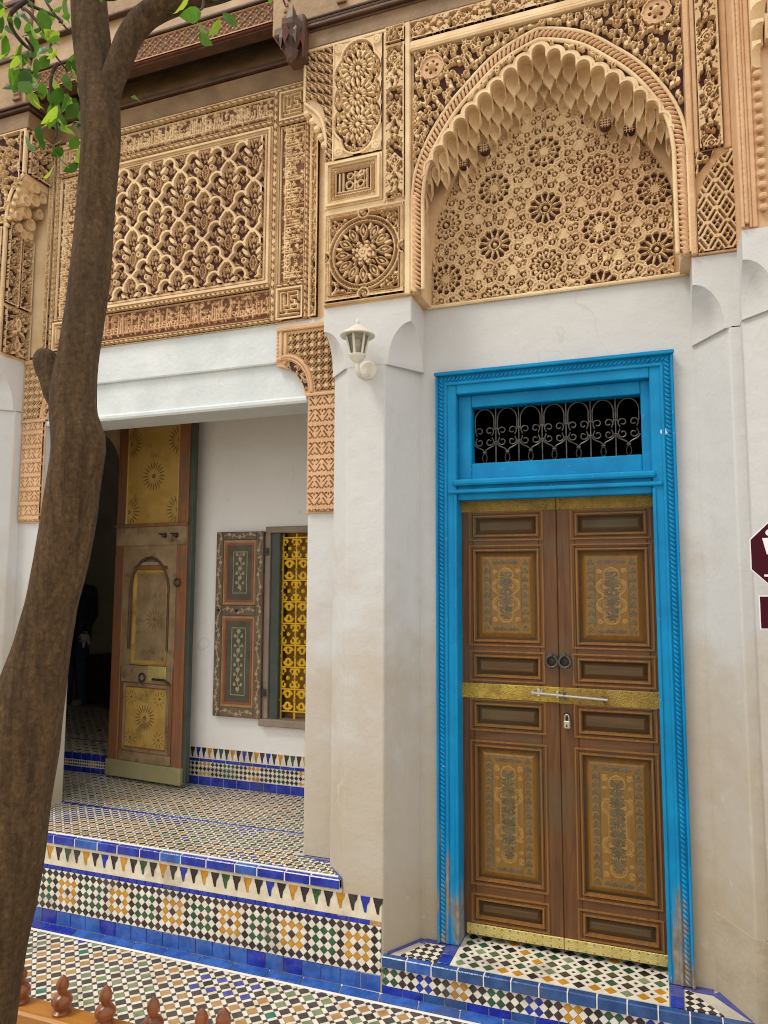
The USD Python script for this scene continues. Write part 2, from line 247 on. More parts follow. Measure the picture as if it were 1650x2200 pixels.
def rope(pts, r, twist=.03, amp=.22, strands=3, n=14):
    return tube(pts, r, n, bump=lambda s, a: 1 + amp * np.sin(strands * (a + 2 * PI * s / (twist * strands))))
def lathe(prof, n=20, at=(0, 0, 0), axis='z'):
    pr = np.asarray(prof, float); ang = np.arange(n) * 2 * PI / n; N = len(pr)
    v = np.stack([pr[:, 0, None] * np.cos(ang), pr[:, 0, None] * np.sin(ang), np.broadcast_to(pr[:, 1, None], (N, n))], -1)
    if axis == 'y': v = v[..., [0, 2, 1]] * [1, -1, 1]
    i, j = np.meshgrid(np.arange(N - 1), np.arange(n), indexing='ij')
    q = np.stack([i * n + j, i * n + (j + 1) % n, (i + 1) * n + (j + 1) % n, (i + 1) * n + j], -1).reshape(-1, 4)
    return (v.reshape(-1, 3) + np.asarray(at), np.vstack([q[:, [0, 1, 2]], q[:, [0, 2, 3]]]))
def spline(pts, n):
    from scipy.interpolate import CubicSpline
    p = np.asarray(pts, float); s = np.r_[0, np.cumsum(np.linalg.norm(np.diff(p, axis=0), axis=1))]
    return CubicSpline(s, p)(np.linspace(0, s[-1], n))
def frame_xz(x0, z0, x1, z1, w, y0, y1):
    """A bevelled rectangular moulding frame, outer size given, on the plane y1, its front at y0."""
    e = min(w * .3, .012)
    a = sbox(x0, z0, x1, z1).difference(sbox(x0 + w, z0 + w, x1 - w, z1 - w))
    b = sbox(x0 + e, z0 + e, x1 - e, z1 - e).difference(sbox(x0 + w - e, z0 + w - e, x1 - w + e, z1 - w + e))
    return cat([xz(a, y0 + abs(y1 - y0) * .45, y1), xz(b, y0, y1 - .0015)])

# ------------------------------------------------------------------ carved stucco: drawn in metres, then raised as real relief
CELL = .0033
class Pen:
    def __init__(s, w, h, cell=CELL):
        s.w, s.h, s.nx, s.ny = w, h, max(2, round(w / cell)), max(2, round(h / cell))
        s.W, s.H = 4 * s.nx + 1, 4 * s.ny + 1; s.kx, s.ky = (s.W - 1) / w, (s.H - 1) / h; s.k = (s.kx + s.ky) / 2
        s.im = Image.new('L', (s.W, s.H)); s.d = ImageDraw.Draw(s.im)
    def q(s, u, v): return (u * s.kx, (s.h - v) * s.ky)
    def line(s, pts, w, c=255):
        s.d.line([s.q(*p) for p in pts], fill=c, width=max(1, round(w * .82 * s.k)), joint='curve')
        for p in (pts[0], pts[-1]): s.disc(*p, w * .41, c)
    def disc(s, u, v, r, c=255, r2=None):
        x, y = s.q(u, v); r2 = r2 or r; s.d.ellipse([x - r * s.kx, y - r2 * s.ky, x + r * s.kx, y + r2 * s.ky], fill=c)
    def ring(s, u, v, r, w, c=255, inside=0):
        s.disc(u, v, r + w / 2, c); s.disc(u, v, r - w / 2, inside)
    def poly(s, pts, c=255): s.d.polygon([s.q(*p) for p in pts], fill=c)
    def rect(s, u0, v0, u1, v1, c=255): s.poly([(u0, v0), (u1, v0), (u1, v1), (u0, v1)], c)
    def spiral(s, u, v, r, a0, turns, w, c=255, end=.25, eye=True):
        n = max(10, int(abs(turns) * 18)); pts = []
        for i in range(n + 1):
            t = i / n; a = a0 + turns * 2 * PI * t; rr = r * (1 - (1 - end) * t); pts.append((u + rr * math.cos(a), v + rr * math.sin(a)))
        s.line(pts, w, c)
        if eye: s.disc(*pts[-1], w * .75, c)
        return pts
    def star(s, u, v, r1, r2, n, c=255, a0=0.):
        s.poly([(u + (r1 if i % 2 == 0 else r2) * math.cos(a0 + i * PI / n), v + (r1 if i % 2 == 0 else r2) * math.sin(a0 + i * PI / n)) for i in range(2 * n)], c)
    def petal(s, u, v, a, l, w, c=255, r0=0.):
        ca, sa = math.cos(a), math.sin(a); pts = []
        for i in range(13):
            t = i / 12; x = r0 + l * t; y = w * .43 * math.sin(PI * t) ** .8; pts.append((x, y))
        pts += [(x, -y) for x, y in pts[::-1]]
        s.poly([(u + ca * x - sa * y, v + sa * x + ca * y) for x, y in pts], c)
    def array(s): return gaussian_filter(np.asarray(s.im, float) / 255., 1.5)[::4, ::4][::-1]
def beads(path, nrm, step, L, w, proud, slant):
    """A rope moulding: slanted beads laid along a path; nrm is the outward normal."""
    p = np.asarray(path, float); s = np.r_[0, np.cumsum(np.linalg.norm(np.diff(p, axis=0), axis=1))]; N = np.asarray(nrm, float); out = []; v0, f0 = meshkit.arrays(trimesh.creation.icosphere(1, 1.0))[:2]
    for t in np.arange(step / 2, s[-1], step):
        c = np.array([np.interp(t, s, p[:, k]) for k in range(3)]); d = np.array([np.interp(t + .004, s, p[:, k]) - np.interp(t - .004, s, p[:, k]) for k in range(3)]); d /= np.linalg.norm(d) + 1e-9
        sd = np.cross(N, d); a = d * math.cos(slant) + sd * math.sin(slant); b = np.cross(N, a); out.append((c + v0[:, :1] * a * L / 2 + v0[:, 1:2] * b * w / 2 + v0[:, 2:] * N * proud, f0))
    return cat(out)
def place(P, O, U, V):
    U, V, O = (np.asarray(a, float) for a in (U, V, O)); N = np.cross(U, V)
    return O + P[:, :1] * U + P[:, 1:2] * V + P[:, 2:3] * N
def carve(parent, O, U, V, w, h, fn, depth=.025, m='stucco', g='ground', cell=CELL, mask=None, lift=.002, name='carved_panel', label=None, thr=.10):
    """Draws fn, raises it: a flat coloured ground sheet (the part) with the carved ornament standing on it (its sub-part)."""
    p = Pen(w, h, cell); fn(p, w, h)
    A = np.asarray(p.im, float) / 255.; H = gaussian_filter((A > .06).astype(float), 1.3)[::4, ::4][::-1]
    Lv = gaussian_filter(maximum_filter(A, 5), 1.)[::4, ::4][::-1]
    if mask is not None:
        pm_ = Pen(w, h, cell)
        for q in polys(mask):
            pm_.poly(list(q.exterior.coords))
            for i in q.interiors: pm_.poly(list(i.coords), 0)
        H = H * (pm_.array() > .5)
    ny, nx = p.ny + 1, p.nx + 1
    gu, gv = np.meshgrid(np.linspace(0, w, nx), np.linspace(0, h, ny))
    Hs = np.clip((H - .36) / .24, 0, 1); Hs = Hs * Hs * (3 - 2 * Hs) * (.10 + .90 * np.clip(Lv, 0, 1) ** 1.3)
    dn = min(.0025, depth * .22); Z = -dn + (depth + dn) * Hs + min(.0012, depth * .06) * (meshkit.noise(np.stack([gu * 30, gv * 30, gu * 0], -1)) - .5) * Hs
    i, j = np.meshgrid(np.arange(ny - 1), np.arange(nx - 1), indexing='ij'); q = np.stack([i * nx + j, i * nx + j + 1, (i + 1) * nx + j + 1, (i + 1) * nx + j], -1).reshape(-1, 4)
    f = q[(Hs.ravel()[q].max(1) > thr * .3)]
    if len(f):
        ids, inv = np.unique(f, return_inverse=True); f = inv.reshape(-1, 4)
        P = np.c_[gu.ravel(), gv.ravel(), Z.ravel() + lift][ids]
    base = sbox(0, 0, w, h) if mask is None else mask
    gm = []
    for b in polys(base):
        v2, f2 = trimesh.creation.triangulate_polygon(b, engine='earcut'); gm.append((np.c_[v2, np.full(len(v2), lift)], f2))
    gv_, gf_, _ = meshkit.arrays(cat(gm))
    n = np.cross(gv_[gf_[:, 1]] - gv_[gf_[:, 0]], gv_[gf_[:, 2]] - gv_[gf_[:, 0]])[:, 2]; gf_ = np.where(n[:, None] < 0, gf_[:, ::-1], gf_)
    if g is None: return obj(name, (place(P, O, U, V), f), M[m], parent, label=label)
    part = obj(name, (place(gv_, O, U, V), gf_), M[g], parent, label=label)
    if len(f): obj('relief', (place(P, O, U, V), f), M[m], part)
    return part
X, Z_ = (1, 0, 0), (0, 0, 1)
def facade(parent, x0, z0, x1, z1, y, fn, **k): return carve(parent, (x0, y, z0), X, Z_, x1 - x0, z1 - z0, fn, **k)

def curls(p, w, h, n, r0, r1, lw, seed, inside=None, leaves=.5, avoid=()):
    """Arabesque filling: open ringed tendrils with tails and split leaves, packed close without melting together. inside: a polygon or None."""
    rg = np.random.default_rng(seed); rr_ = random.Random(seed); cand = np.c_[rg.uniform(0, w, 60 * n), rg.uniform(0, h, 60 * n)]
    if inside is not None: cand = cand[shapely.contains_xy(inside, cand[:, 0], cand[:, 1])]
    for a, b, c in avoid: cand = cand[np.hypot(cand[:, 0] - a, cand[:, 1] - b) > c]
    pts, grid, g = [], {}, 2 * r1
    for u, v in cand:
        r = rr_.uniform(r0, r1); k = (int(u / g), int(v / g)); ok = True
        for a in (-1, 0, 1):
            for b in (-1, 0, 1):
                for x, y, c in grid.get((k[0] + a, k[1] + b), ()):
                    if (u - x) ** 2 + (v - y) ** 2 < (.97 * (r + c)) ** 2: ok = False; break
        if ok: grid.setdefault(k, []).append((u, v, r)); pts.append((u, v, r))
        if len(pts) >= n: break
    for i, (u, v, r) in enumerate(pts):
        k = (int(u / g), int(v / g)); near = sorted(((x - u) ** 2 + (y - v) ** 2, x, y, c) for a in (-1, 0, 1) for b in (-1, 0, 1) for x, y, c in grid.get((k[0] + a, k[1] + b), ()) if (x, y) != (u, v))[:3]
        a0, s = rr_.uniform(0, 2 * PI), rr_.choice((-1, 1)); kind = rr_.random()
        if near: a0 = math.atan2(near[0][2] - v, near[0][1] - u) + s * .9
        if kind < .72: q = p.spiral(u, v, r * .70, a0, s * .86, lw, 255, .80, False)
        else:
            for e in range(3): p.petal(u, v, a0 + (e - 1) * 1.0, r * 1.25, r * .62, 245, -r * .3)
            q = [(u, v)]
        for m, (d_, x, y, c) in enumerate(near[:1 + i % 2]):
            d_ = math.sqrt(d_) + 1e-9; ex, ey = (x - u) / d_, (y - v) / d_; t = s * .45 * r
            p.line([q[0], ((u + x) / 2 - ey * t, (v + y) / 2 + ex * t), (x - ex * c * .62, y - ey * c * .62)], lw * .9, 235)
        if rr_.random() < leaves and len(near) > 2: p.petal(u, v, math.atan2(near[2][2] - v, near[2][1] - u), r * .85, r * .42, 215, r * .72)
    return pts
def scrolls(p, w, h, period=.20, lw=.0078, phase=0.):
    """S-scroll band running up: mirrored hooks round ringed lozenges."""
    curls(p, w, h, int(w * h / .00062), .0075, .0105, .0050, int(h * 100), leaves=.4); p.rect(0, 0, .006, h); p.rect(w - .006, 0, w, h); k = int(h / period) + 2; a = w / .088
    for i in range(-1, k):
        z = (i + phase) * period
        for s in (-1, 1):
            X_ = lambda x: w / 2 + s * x * a
            c = spline([(X_(.040), z + .012), (X_(.022), z + .040), (X_(.033), z + .078), (X_(.014), z + .10), (X_(.004), z + .128)], 16)
            p.line([tuple(t) for t in c], lw)
            p.spiral(X_(.026), z + .028, .013 * a, PI / 2 if s > 0 else PI / 2, -s * 1.1, lw); p.spiral(X_(.020), z + .086, .013 * a, -PI / 2, s * 1.1, lw)
            p.line([(X_(.002), z + .13), (X_(.030), z + .165), (X_(.002), z + .198)], lw); p.petal(X_(.040), z + .165, PI / 2 * (1 - s * .2), .028, .011, 240, -.014); p.petal(X_(.040), z + .125, -PI / 2 * (1 + s * .2), .026, .010, 240)
            p.disc(X_(.034), z + .052, .006); p.petal(X_(.040), z + .10, -PI / 2, .03, .010, 225); p.petal(X_(.010), z + .012, PI / 2 + s * .8, .022, .009, 225); p.disc(X_(.012), z + .118, .0045); p.disc(X_(.040), z + .195, .005); p.petal(X_(.018), z + .150, PI / 2 - s * .3, .026, .007, 215, -.01); p.petal(X_(.012), z + .055, PI / 2 + s * .3, .024, .009, 240)
        p.ring(w / 2, z + .165, .014 * a, .006); p.star(w / 2, z + .165, .009, .005, 4); p.disc(w / 2, z + .03, .009); p.petal(w / 2, z + .04, PI / 2, .035, .012)
def scrolls_h(p, w, h):
    q = Pen(h, w); scrolls(q, h, w); p.im = q.im.transpose(Image.ROTATE_90).resize((p.W, p.H)); p.d = ImageDraw.Draw(p.im)
def chain(p, w, h, vert=None):
    L, S = max(w, h), min(w, h); vert = h > w; per = S * 1.7; n = max(1, round(L / per)); per = L / n
    f = (lambda a, b: (b, a)) if vert else (lambda a, b: (a, b)); e = S * .10
    p.poly([f(0, 0), f(L, 0), f(L, e), f(0, e)]); p.poly([f(0, S - e), f(L, S - e), f(L, S), f(0, S)])
    for i in range(n):
        c = (i + .5) * per
        p.poly([f(c - per * .44, S / 2), f(c - per * .2, S * .78), f(c + per * .2, S * .78), f(c + per * .44, S / 2), f(c + per * .2, S * .22), f(c - per * .2, S * .22)])
        p.line([f(c + per * .3, S * .1), f(c + per * .7, S * .9)], S * .12)
def script(p, w, h, seed=1, vert=False):
    """A band of raised calligraphy over fine tendrils."""
    L, S = (h, w) if vert else (w, h); f = (lambda a, b: (S - b, a) if False else (b, L - a)) if vert else (lambda a, b: (a, b)); rg = random.Random(seed)
    p.rect(0, 0, w, .004); p.rect(0, h - .004, w, h); p.rect(0, 0, .004, h); p.rect(w - .004, 0, w, h)
    for _ in range(int(L * S / .00042)):
        a, b, r = rg.uniform(0, L), rg.uniform(S * .15, S * .95), rg.uniform(.006, .010); u, v = f(a, b)
        p.spiral(u, v, r, rg.uniform(0, 6), rg.choice((-1, 1)) * .85, .0042, 185, .5, False)
    a = .008
    while a < L - .012:
        t = rg.random(); top = S * rg.uniform(.60, .93)
        if t < .5: p.line([f(a, S * .22), f(a + rg.uniform(-.002, .002), top)], .0065)
        elif t < .75:
            p.line([f(a - .008, S * .25), f(a, S * .42), f(a + .009, S * .25)], .0065); p.disc(*f(a, S * .55), .004)
        else: p.ring(*f(a, S * .36), .009, .006); p.line([f(a + .008, S * .3), f(a + .012, S * .12)], .006)
        p.line([f(a - .009, S * .22 + rg.uniform(-.003, .003)), f(a + .011, S * .22)], .0065); a += rg.uniform(.012, .019)
KUF = [((0, 0), (8, 0)), ((0, 1.4), (0, 8)), ((0, 8), (2.4, 8)), ((1.6, 6.4), (1.6, 3)), ((1.6, 3), (3.4, 3)), ((3.4, 3), (3.4, 8)), ((3.4, 8), (8, 8)), ((5, 6.5), (8, 6.5)), ((8, 8), (8, 5)), ((5, 6.5), (5, 4.8)), ((5, 4.8), (6.6, 4.8)), ((6.6, 4.8), (6.6, 3.2)),
       ((5, 3.2), (8, 3.2)), ((8, 3.2), (8, 1.5)), ((1.5, 1.5), (8, 1.5)), ((5, 3.2), (5, 1.5)), ((2.8, 1.5), (2.8, 0))]
def kufic(p, w, h):
    p.rect(0, 0, w, .011); p.rect(0, h - .011, w, h); p.rect(0, 0, .011, h); p.rect(w - .011, 0, w, h); m = .028
    for (a, b), (c, d) in KUF: p.line([(m + (w - 2 * m) * a / 8, m + (h - 2 * m) * b / 8), (m + (w - 2 * m) * c / 8, m + (h - 2 * m) * d / 8)], .0095)
    for i in range(4): p.rect(m + .012, m + .035 + i * .022, m + .020, m + .043 + i * .022, 200)
SEG = [[(0, .156), (.020, .138), (.038, .116), (.049, .090), (.046, .072)], [(.046, .072), (.058, .088), (.080, .095), (.104, .086), (.120, .064), (.118, .040)], [(.118, .040), (.128, .032), (.144, .016), (.161, -.004)]]
def cells(w, h, ax=.322, az=.290, ox=.16, oz=.12):
    return [(ox + i * ax + (j % 2) * ax / 2, oz + j * az / 2) for j in range(-2, int(h / az * 2) + 3) for i in range(-2, int(w / ax) + 3)]
def lace(p, w, h):
    """Fine leafwork filling the lobed arches, cut low."""
    for cx, cy in cells(w, h):
        for s in (-1, 1):
            for a, b, t, l, ww in ((.020, .118, -1.2, .03, .011), (.018, .060, 1.2, .026, .012), (.060, .070, -.9, .028, .012), (.088, .052, -1.7, .034, .013), (.100, .010, 1.0, .03, .012), (.086, -.030, .4, .03, .012), (.130, -.035, -1.3, .032, .013), (.150, -.062, 1.5, .026, .011), (.030, -.050, .9, .03, .011), (.060, -.052, 2.0, .026, .011), (.112, .030, 2.4, .022, .010), (.012, .030, 1.9, .02, .010), (.140, -.010, -.6, .02, .010)):
                p.petal(cx + s * a, cy + b, t if s > 0 else PI - t, l, ww, 200)
            for a, b, r in ((.082, .022, .011), (.118, -.016, .010), (.046, .050, .009), (.020, -.084, .009), (.150, -.04, .008)): p.spiral(cx + s * a, cy + b, r, PI / 2, s * .86, .0048, 215, .8, False)
        p.petal(cx, cy + .136, -PI / 2, .05, .013, 210); p.petal(cx, cy + .05, PI / 2, .03, .012, 200)
        p.petal(cx, cy - .078, PI / 2, .096, .054, 255); p.petal(cx, cy - .070, PI / 2, .078, .036, 0); p.line([(cx, cy - .066), (cx, cy - .006)], .005)
        for z in (-.056, -.040, -.026):
            for k in (-1, 1): p.line([(cx, cy + z), (cx + k * .012, cy + z + .012)], .0048)
def sebka(p, w, h):
    """The interlaced lobed arches (darj wa ktaf) standing over the leafwork, with paired palmettes."""
    for cx, cy in cells(w, h):
        for s in (-1, 1):
            for sg in SEG: p.line([tuple(t) for t in spline([(cx + s * a, cy + b) for a, b in sg], 18)], .0185)
            p.petal(cx + s * .024, cy + .010, PI / 2 - s * .72, .056, .026); p.ring(cx + s * .050, cy - .014, .0125, .0078)
def dots(p, w, h, px=.041, pz=.044):
    for j in range(-1, int(h / pz) + 2):
        for i in range(-1, int(w / px) + 2):
            x, z = (i + .5) * px, (j + .5) * pz; p.poly([(x - .0085, z - .0095), (x + .0085, z - .0095), (x + .0085, z + .0095), (x - .0085, z + .0095)])
            for a, b in ((0, 0), (px / 2, 0), (0, pz / 2)): p.line([(x + a - px / 2, z + b), (x + a, z + b + pz / 2)], .0045, 175); p.line([(x + a, z + b - pz / 2), (x + a + px / 2, z + b)], .0045, 175)
            p.ring(x, z, .0155, .0035, 170, 0); p.rect(x - .0085, z - .0095, x + .0085, z + .0095)
def scales(p, w, h):
    p.rect(0, 0, w, h); px, pz = w / 2, .086
    for j in range(-1, int(h / pz) + 2):
        for i in range(-1, 4):
            x, z = i * px + px / 2 + (j % 2) * px / 2 - px / 2, j * pz / 1. + .02
            for s in (-1, 1):
                for t in (-1, 1): p.petal(x + s * .0085, z + t * .011, math.atan2(t * .6, s), .016, .009, 0, 0); 
                p.line([(x + s * .010, z + .045), (x + s * .034, z + .012)], .0075, 0); p.line([(x + s * .034, z - .012), (x + s * .010, z - .040)], .0075, 0); p.line([(x + s * .006, z + .030), (x + s * .022, z + .008)], .004, 60)
            p.petal(x, z + .012, PI / 2, .014, .008, 0); p.petal(x, z - .012, -PI / 2, .014, .008, 0)
def lozenges(p, w, h, a=.074, b=.118):
    p.rect(0, 0, w, h)
    for j in range(-1, int(2 * h / b) + 2):
        for i in range(-1, int(w / a) + 2):
            x, z = i * a + (j % 2) * a / 2, j * b / 2
            for s in (-1, 1):
                for t in (-1, 1):
                    p.poly([(x + s * a * .47, z + t * b * .085), (x + s * a * .35, z + t * b * .085), (x + s * a * .10, z + t * b * .36), (x + s * a * .10, z + t * b * .46)], 0)
            for u, v in ((0, .16), (0, -.16), (.15, 0), (-.15, 0)): 
                p.poly([(x + u * a + .0085, z + v * b), (x + u * a, z + v * b + .0125), (x + u * a - .0085, z + v * b), (x + u * a, z + v * b - .0125)], 0)
def hatch(p, w, h):
    for j in range(-2, int(h / .028) + 3):
        for i in range(-2, int(w / .040) + 3):
            x, z = i * .040 + (j % 2) * .02, j * .028 - i * .016
            p.line([(x - .014, z + .012), (x + .006, z - .003), (x + .010, z - .014)], .0105); p.line([(x - .004, z + .019), (x + .014, z + .007)], .006, 170)
def arab(seed, n, r0, r1, lw=.0075, inside=None, avoid=(), border=0.):
    def fn(p, w, h):
        curls(p, w, h, n, r0, r1, lw, seed, inside, avoid=avoid)
        if border: p.rect(0, 0, w, border); p.rect(0, h - border, w, h); p.rect(0, 0, border, h); p.rect(w - border, 0, w, h)
    return fn
def medallion(p, w, h):
    cx, cy, R = w / 2, h / 2, .168
    for i in range(90):
        for (u, v, a) in ((i * w / 90, .012, 1), (i * w / 90, h - .012, 1), (.012, i * h / 90, 1), (w - .012, i * h / 90, 1)): p.line([(u - .004, v - .007), (u + .004, v + .007)], .0035, 200)
    for e in (.002, .026): 
        for q in ([(e, e), (w - e, e)], [(e, h - e), (w - e, h - e)], [(e, e), (e, h - e)], [(w - e, e), (w - e, h - e)]): p.line(q, .006)
    curls(p, w, h, 120, .011, .016, .0055, 8, sbox(.036, .036, w - .036, h - .036).difference(Point(cx, cy).buffer(R + .026)))
    p.disc(cx, cy, R + .017); p.disc(cx, cy, R + .010, 0)
    for i in range(74): a = i * 2 * PI / 74; p.line([(cx + (R - .004) * math.cos(a), cy + (R - .004) * math.sin(a)), (cx + (R + .008) * math.cos(a + .05), cy + (R + .008) * math.sin(a + .05))], .0038, 200)
    p.ring(cx, cy, R - .010, .006)
    for k in range(4):
        a = k * PI / 2; u, v = cx + (R + .034) * math.cos(a), cy + (R + .034) * math.sin(a); p.disc(u, v, .030); p.disc(u, v, .023, 0); p.spiral(u, v, .016, a, 1.2, .006)
    for k in range(12):
        a = k * PI / 6; p.petal(cx, cy, a, .074, .044, 255, .072); p.petal(cx, cy, a, .058, .030, 0, .080); p.petal(cx, cy, a, .034, .014, 235, .092); p.petal(cx, cy, a + PI / 12, .045, .016, 245, .108); p.disc(cx + .122 * math.cos(a + PI / 12), cy + .122 * math.sin(a + PI / 12), .008)
    for k in range(8):
        for r in (.018, .036, .054): a = k * PI / 4 + r * 8; p.disc(cx + r * math.cos(a), cy + r * math.sin(a), .0085); p.petal(cx, cy, a + .39, .022, .008, 235, r + .004)
    p.disc(cx, cy, .008)
def cartouche_shape(w, h):
    s = [Point(w / 2, z).buffer(r) for z, r in ((h * .845, .084), (h * .155, .084))] + [Point(w / 2 + t * .012, z).buffer(.112) for z in (h * .70, h * .5, h * .30) for t in (-1, 1)]
    return unary_union(s)
def cartouche(p, w, h):
    S = cartouche_shape(w, h); q = list(S.buffer(.010).exterior.coords); p.rect(0, 0, w, h, 150); p.poly(q, 255); p.poly(list(S.exterior.coords), 0)
    for z in (h * .75, h * .5, h * .26):
        for k in range(16):
            a = k * PI / 8
            for r, l, ww in ((.022, .028, .011), (.052, .034, .014)): p.petal(w / 2, z, a + r * 7, l, ww, 250, r)
        p.disc(w / 2, z, .012, 200)
    curls(p, w, h, 170, .009, .0125, .005, 3, S.buffer(-.010), 1., [(w / 2, z, .078) for z in (h * .75, h * .5, h * .26)])
    for u, v in ((.026, .028), (w - .026, .028), (.026, h - .028), (w - .026, h - .028)): p.disc(u, v, .026, 210); p.ring(u, v, .018, .006, 255, 190); p.star(u, v, .012, .006, 6)
    for v in (h * .40, h * .60):
        for u in (.012, w - .012): p.disc(u, v, .008, 255)
def smallscript(p, w, h):
    for e in (.004, .030):
        for q in ([(e, e), (w - e, e)], [(e, h - e), (w - e, h - e)], [(e, e), (e, h - e)], [(w - e, e), (w - e, h - e)]): p.line(q, .007)
    n = int((w + h) / .011)
    for i in range(int(w / .011)):
        for v in (.017, h - .017): p.line([(i * .011, v - .007), (i * .011 + .008, v + .007)], .005)
    for i in range(int(h / .011)):
        for u in (.017, w - .017): p.line([(u - .007, i * .011), (u + .007, i * .011 + .008)], .005)
    p.line([(.045, .045), (w - .045, .045)], .007)
    for u in (.052, .072, w - .050, w - .066, w - .082, w / 2 + .01): p.line([(u, .050), (u, h - .045)], .0068)
    for u, v, r in ((.105, .075, .018), (.150, .07, .014), (.11, h - .065, .014), (w / 2 + .04, .075, .016), (w / 2 + .045, h - .06, .012)): p.ring(u, v, r, .007); p.line([(u + r, v - .004), (u + r + .018, v + .016)], .007)
    p.petal(.135, h - .075, .6, .045, .014); p.petal(w / 2 + .02, h - .08, .4, .045, .014)
def stars(p, w, h, ctr, a=.2785):
    """Star field: ringed twelve-petal rosettes on a triangular lattice with strapwork and pierced kites between."""
    p.rect(0, 0, w, h, 150); rg = random.Random(2)
    dx = a * math.sqrt(3) / 2; C = []
    for i in range(-5, 6):
        for j in range(-8, 9): C.append((ctr[0] + i * dx, ctr[1] + (j + (i % 2) * .5) * a))
    for x, z in C:
        for k in range(3):
            t = PI / 2 + k * PI / 3
            for s in (-1, 1):
                ox, oz = -math.sin(t) * s * .036, math.cos(t) * s * .036
                for e in (-.0055, .0055): p.line([(x + ox - math.sin(t) * e - math.cos(t) * .14, z + oz + math.cos(t) * e - math.sin(t) * .14), (x + ox - math.sin(t) * e + math.cos(t) * .14, z + oz + math.cos(t) * e + math.sin(t) * .14)], .0055, 255)
    for x, z in C:
        for k in range(12):
            t = k * PI / 6 + PI / 12; u, v = x + .1085 * math.cos(t), z + .1085 * math.sin(t)
            p.disc(u, v, .0215, 215); p.poly([(u + .0175 * math.cos(t + q), v + .0175 * math.sin(t + q)) for q in (0, 1.15, 2.3, -2.3, -1.15)], 0)
            p.spiral(u + .002, v, .0085, t, 1.0, .0052, 230, .3, True)
        for k in range(6):
            t = k * PI / 3 + PI / 6
            for q, r in ((0, .160), (0, .139)):
                for e in range(3): p.disc(x + r * math.cos(t) + .0085 * math.cos(e * 2.1 + t), z + r * math.sin(t) + .0085 * math.sin(e * 2.1 + t), .0042, 0)
    for x, z in C:
        for k in (0, 1):                                              # pockets in the middle of each triangle of rosettes
            X0, Z0 = x + a / math.sqrt(3) * math.cos(PI * k), z + a / math.sqrt(3) * math.sin(PI * k)
            for e in range(6):
                t = e * PI / 3 + PI / 6 ; u, v = X0 + .037 * math.cos(t), Z0 + .037 * math.sin(t)
                if e % 2 == 0: p.disc(u, v, .0185, 215); p.poly([(u + .0150 * math.cos(t + q), v + .0150 * math.sin(t + q)) for q in (0, 1.15, 2.3, -2.3, -1.15)], 0); p.spiral(u, v, .007, t, .9, .005, 230, .3, True)
                else:
                    for g in range(3): p.disc(u + .0075 * math.cos(g * 2.1 + t), v + .0075 * math.sin(g * 2.1 + t), .0042, 0)
    for m, (x, z) in enumerate(C):
        p.star(x, z, .088, .076, 12, 255, 0); p.star(x, z, .080, .068, 12, 0, 0); kind = m % 3
        p.ring(x, z, .050, .0052) if kind else None
        for k in range(12):
            t = k * PI / 6
            p.line([(x + .018 * math.cos(t), z + .018 * math.sin(t)), (x + .072 * math.cos(t + .26), z + .072 * math.sin(t + .26))], .0054); p.line([(x + .018 * math.cos(t), z + .018 * math.sin(t)), (x + .072 * math.cos(t - .26), z + .072 * math.sin(t - .26))], .0054)
            if kind == 2: p.disc(x + .058 * math.cos(t), z + .058 * math.sin(t), .0075)
        p.ring(x, z, .024, .005, 255, 0) if kind != 1 else p.disc(x, z, .02); p.disc(x, z, .009)

# ------------------------------------------------------------------ the ground, the courtyard floor and its tiles
def clip(pts, planes):
    """Convex polygon clipped by half-planes a*x + b*y <= c."""
    for a, b, c in planes:
        out = []
        for i in range(len(pts)):
            p, q = pts[i], pts[(i + 1) % len(pts)]; dp, dq = a * p[0] + b * p[1] - c, a * q[0] + b * q[1] - c
            if dp <= 0: out.append(p)
            if dp * dq < 0: t = dp / (dp - dq); out.append((p[0] + t * (q[0] - p[0]), p[1] + t * (q[1] - p[1])))
        pts = out
        if len(pts) < 3: return None
    A = sum(pts[i][0] * pts[(i + 1) % len(pts)][1] - pts[(i + 1) % len(pts)][0] * pts[i][1] for i in range(len(pts)))
    return pts if abs(A) > 4e-6 else None
TR = random.Random(11)
def tile(pts, O, U, V, n0, n1, inset=.0009):
    """One glazed piece: a convex polygon in a plane, with a small arris and its own slight tilt."""
    c = np.mean(pts, 0); P = np.asarray(pts, float); n = len(P); d = P - c
    P1 = c + d * (1 - inset / (np.linalg.norm(d, axis=1, keepdims=True) + 1e-9) * 1.3); P2 = c + d * (1 - (inset + .0012) / (np.linalg.norm(d, axis=1, keepdims=True) + 1e-9) * 1.3)
    tx, ty = TR.gauss(0, .010), TR.gauss(0, .010); top = n1 + TR.uniform(-.0004, .0004)
    v = np.vstack([np.c_[P1, np.full(n, n0)], np.c_[P1, np.full(n, top - .0009)], np.c_[P2, top + (P2 - c) @ [tx, ty]]])
    f = []
    for k in (0, n):
        for i in range(n): j = (i + 1) % n; f += [(k + i, k + j, k + n + j), (k + i, k + n + j, k + n + i)]
    f += [(2 * n, 2 * n + i, 2 * n + i + 1) for i in range(1, n - 1)]
    A = sum(P[i][0] * P[(i + 1) % n][1] - P[(i + 1) % n][0] * P[i][1] for i in range(n))
    f = np.array(f); f = f if A > 0 else f[:, ::-1]
    return (place(v, O, U, V), f)
def ccw(p): return p
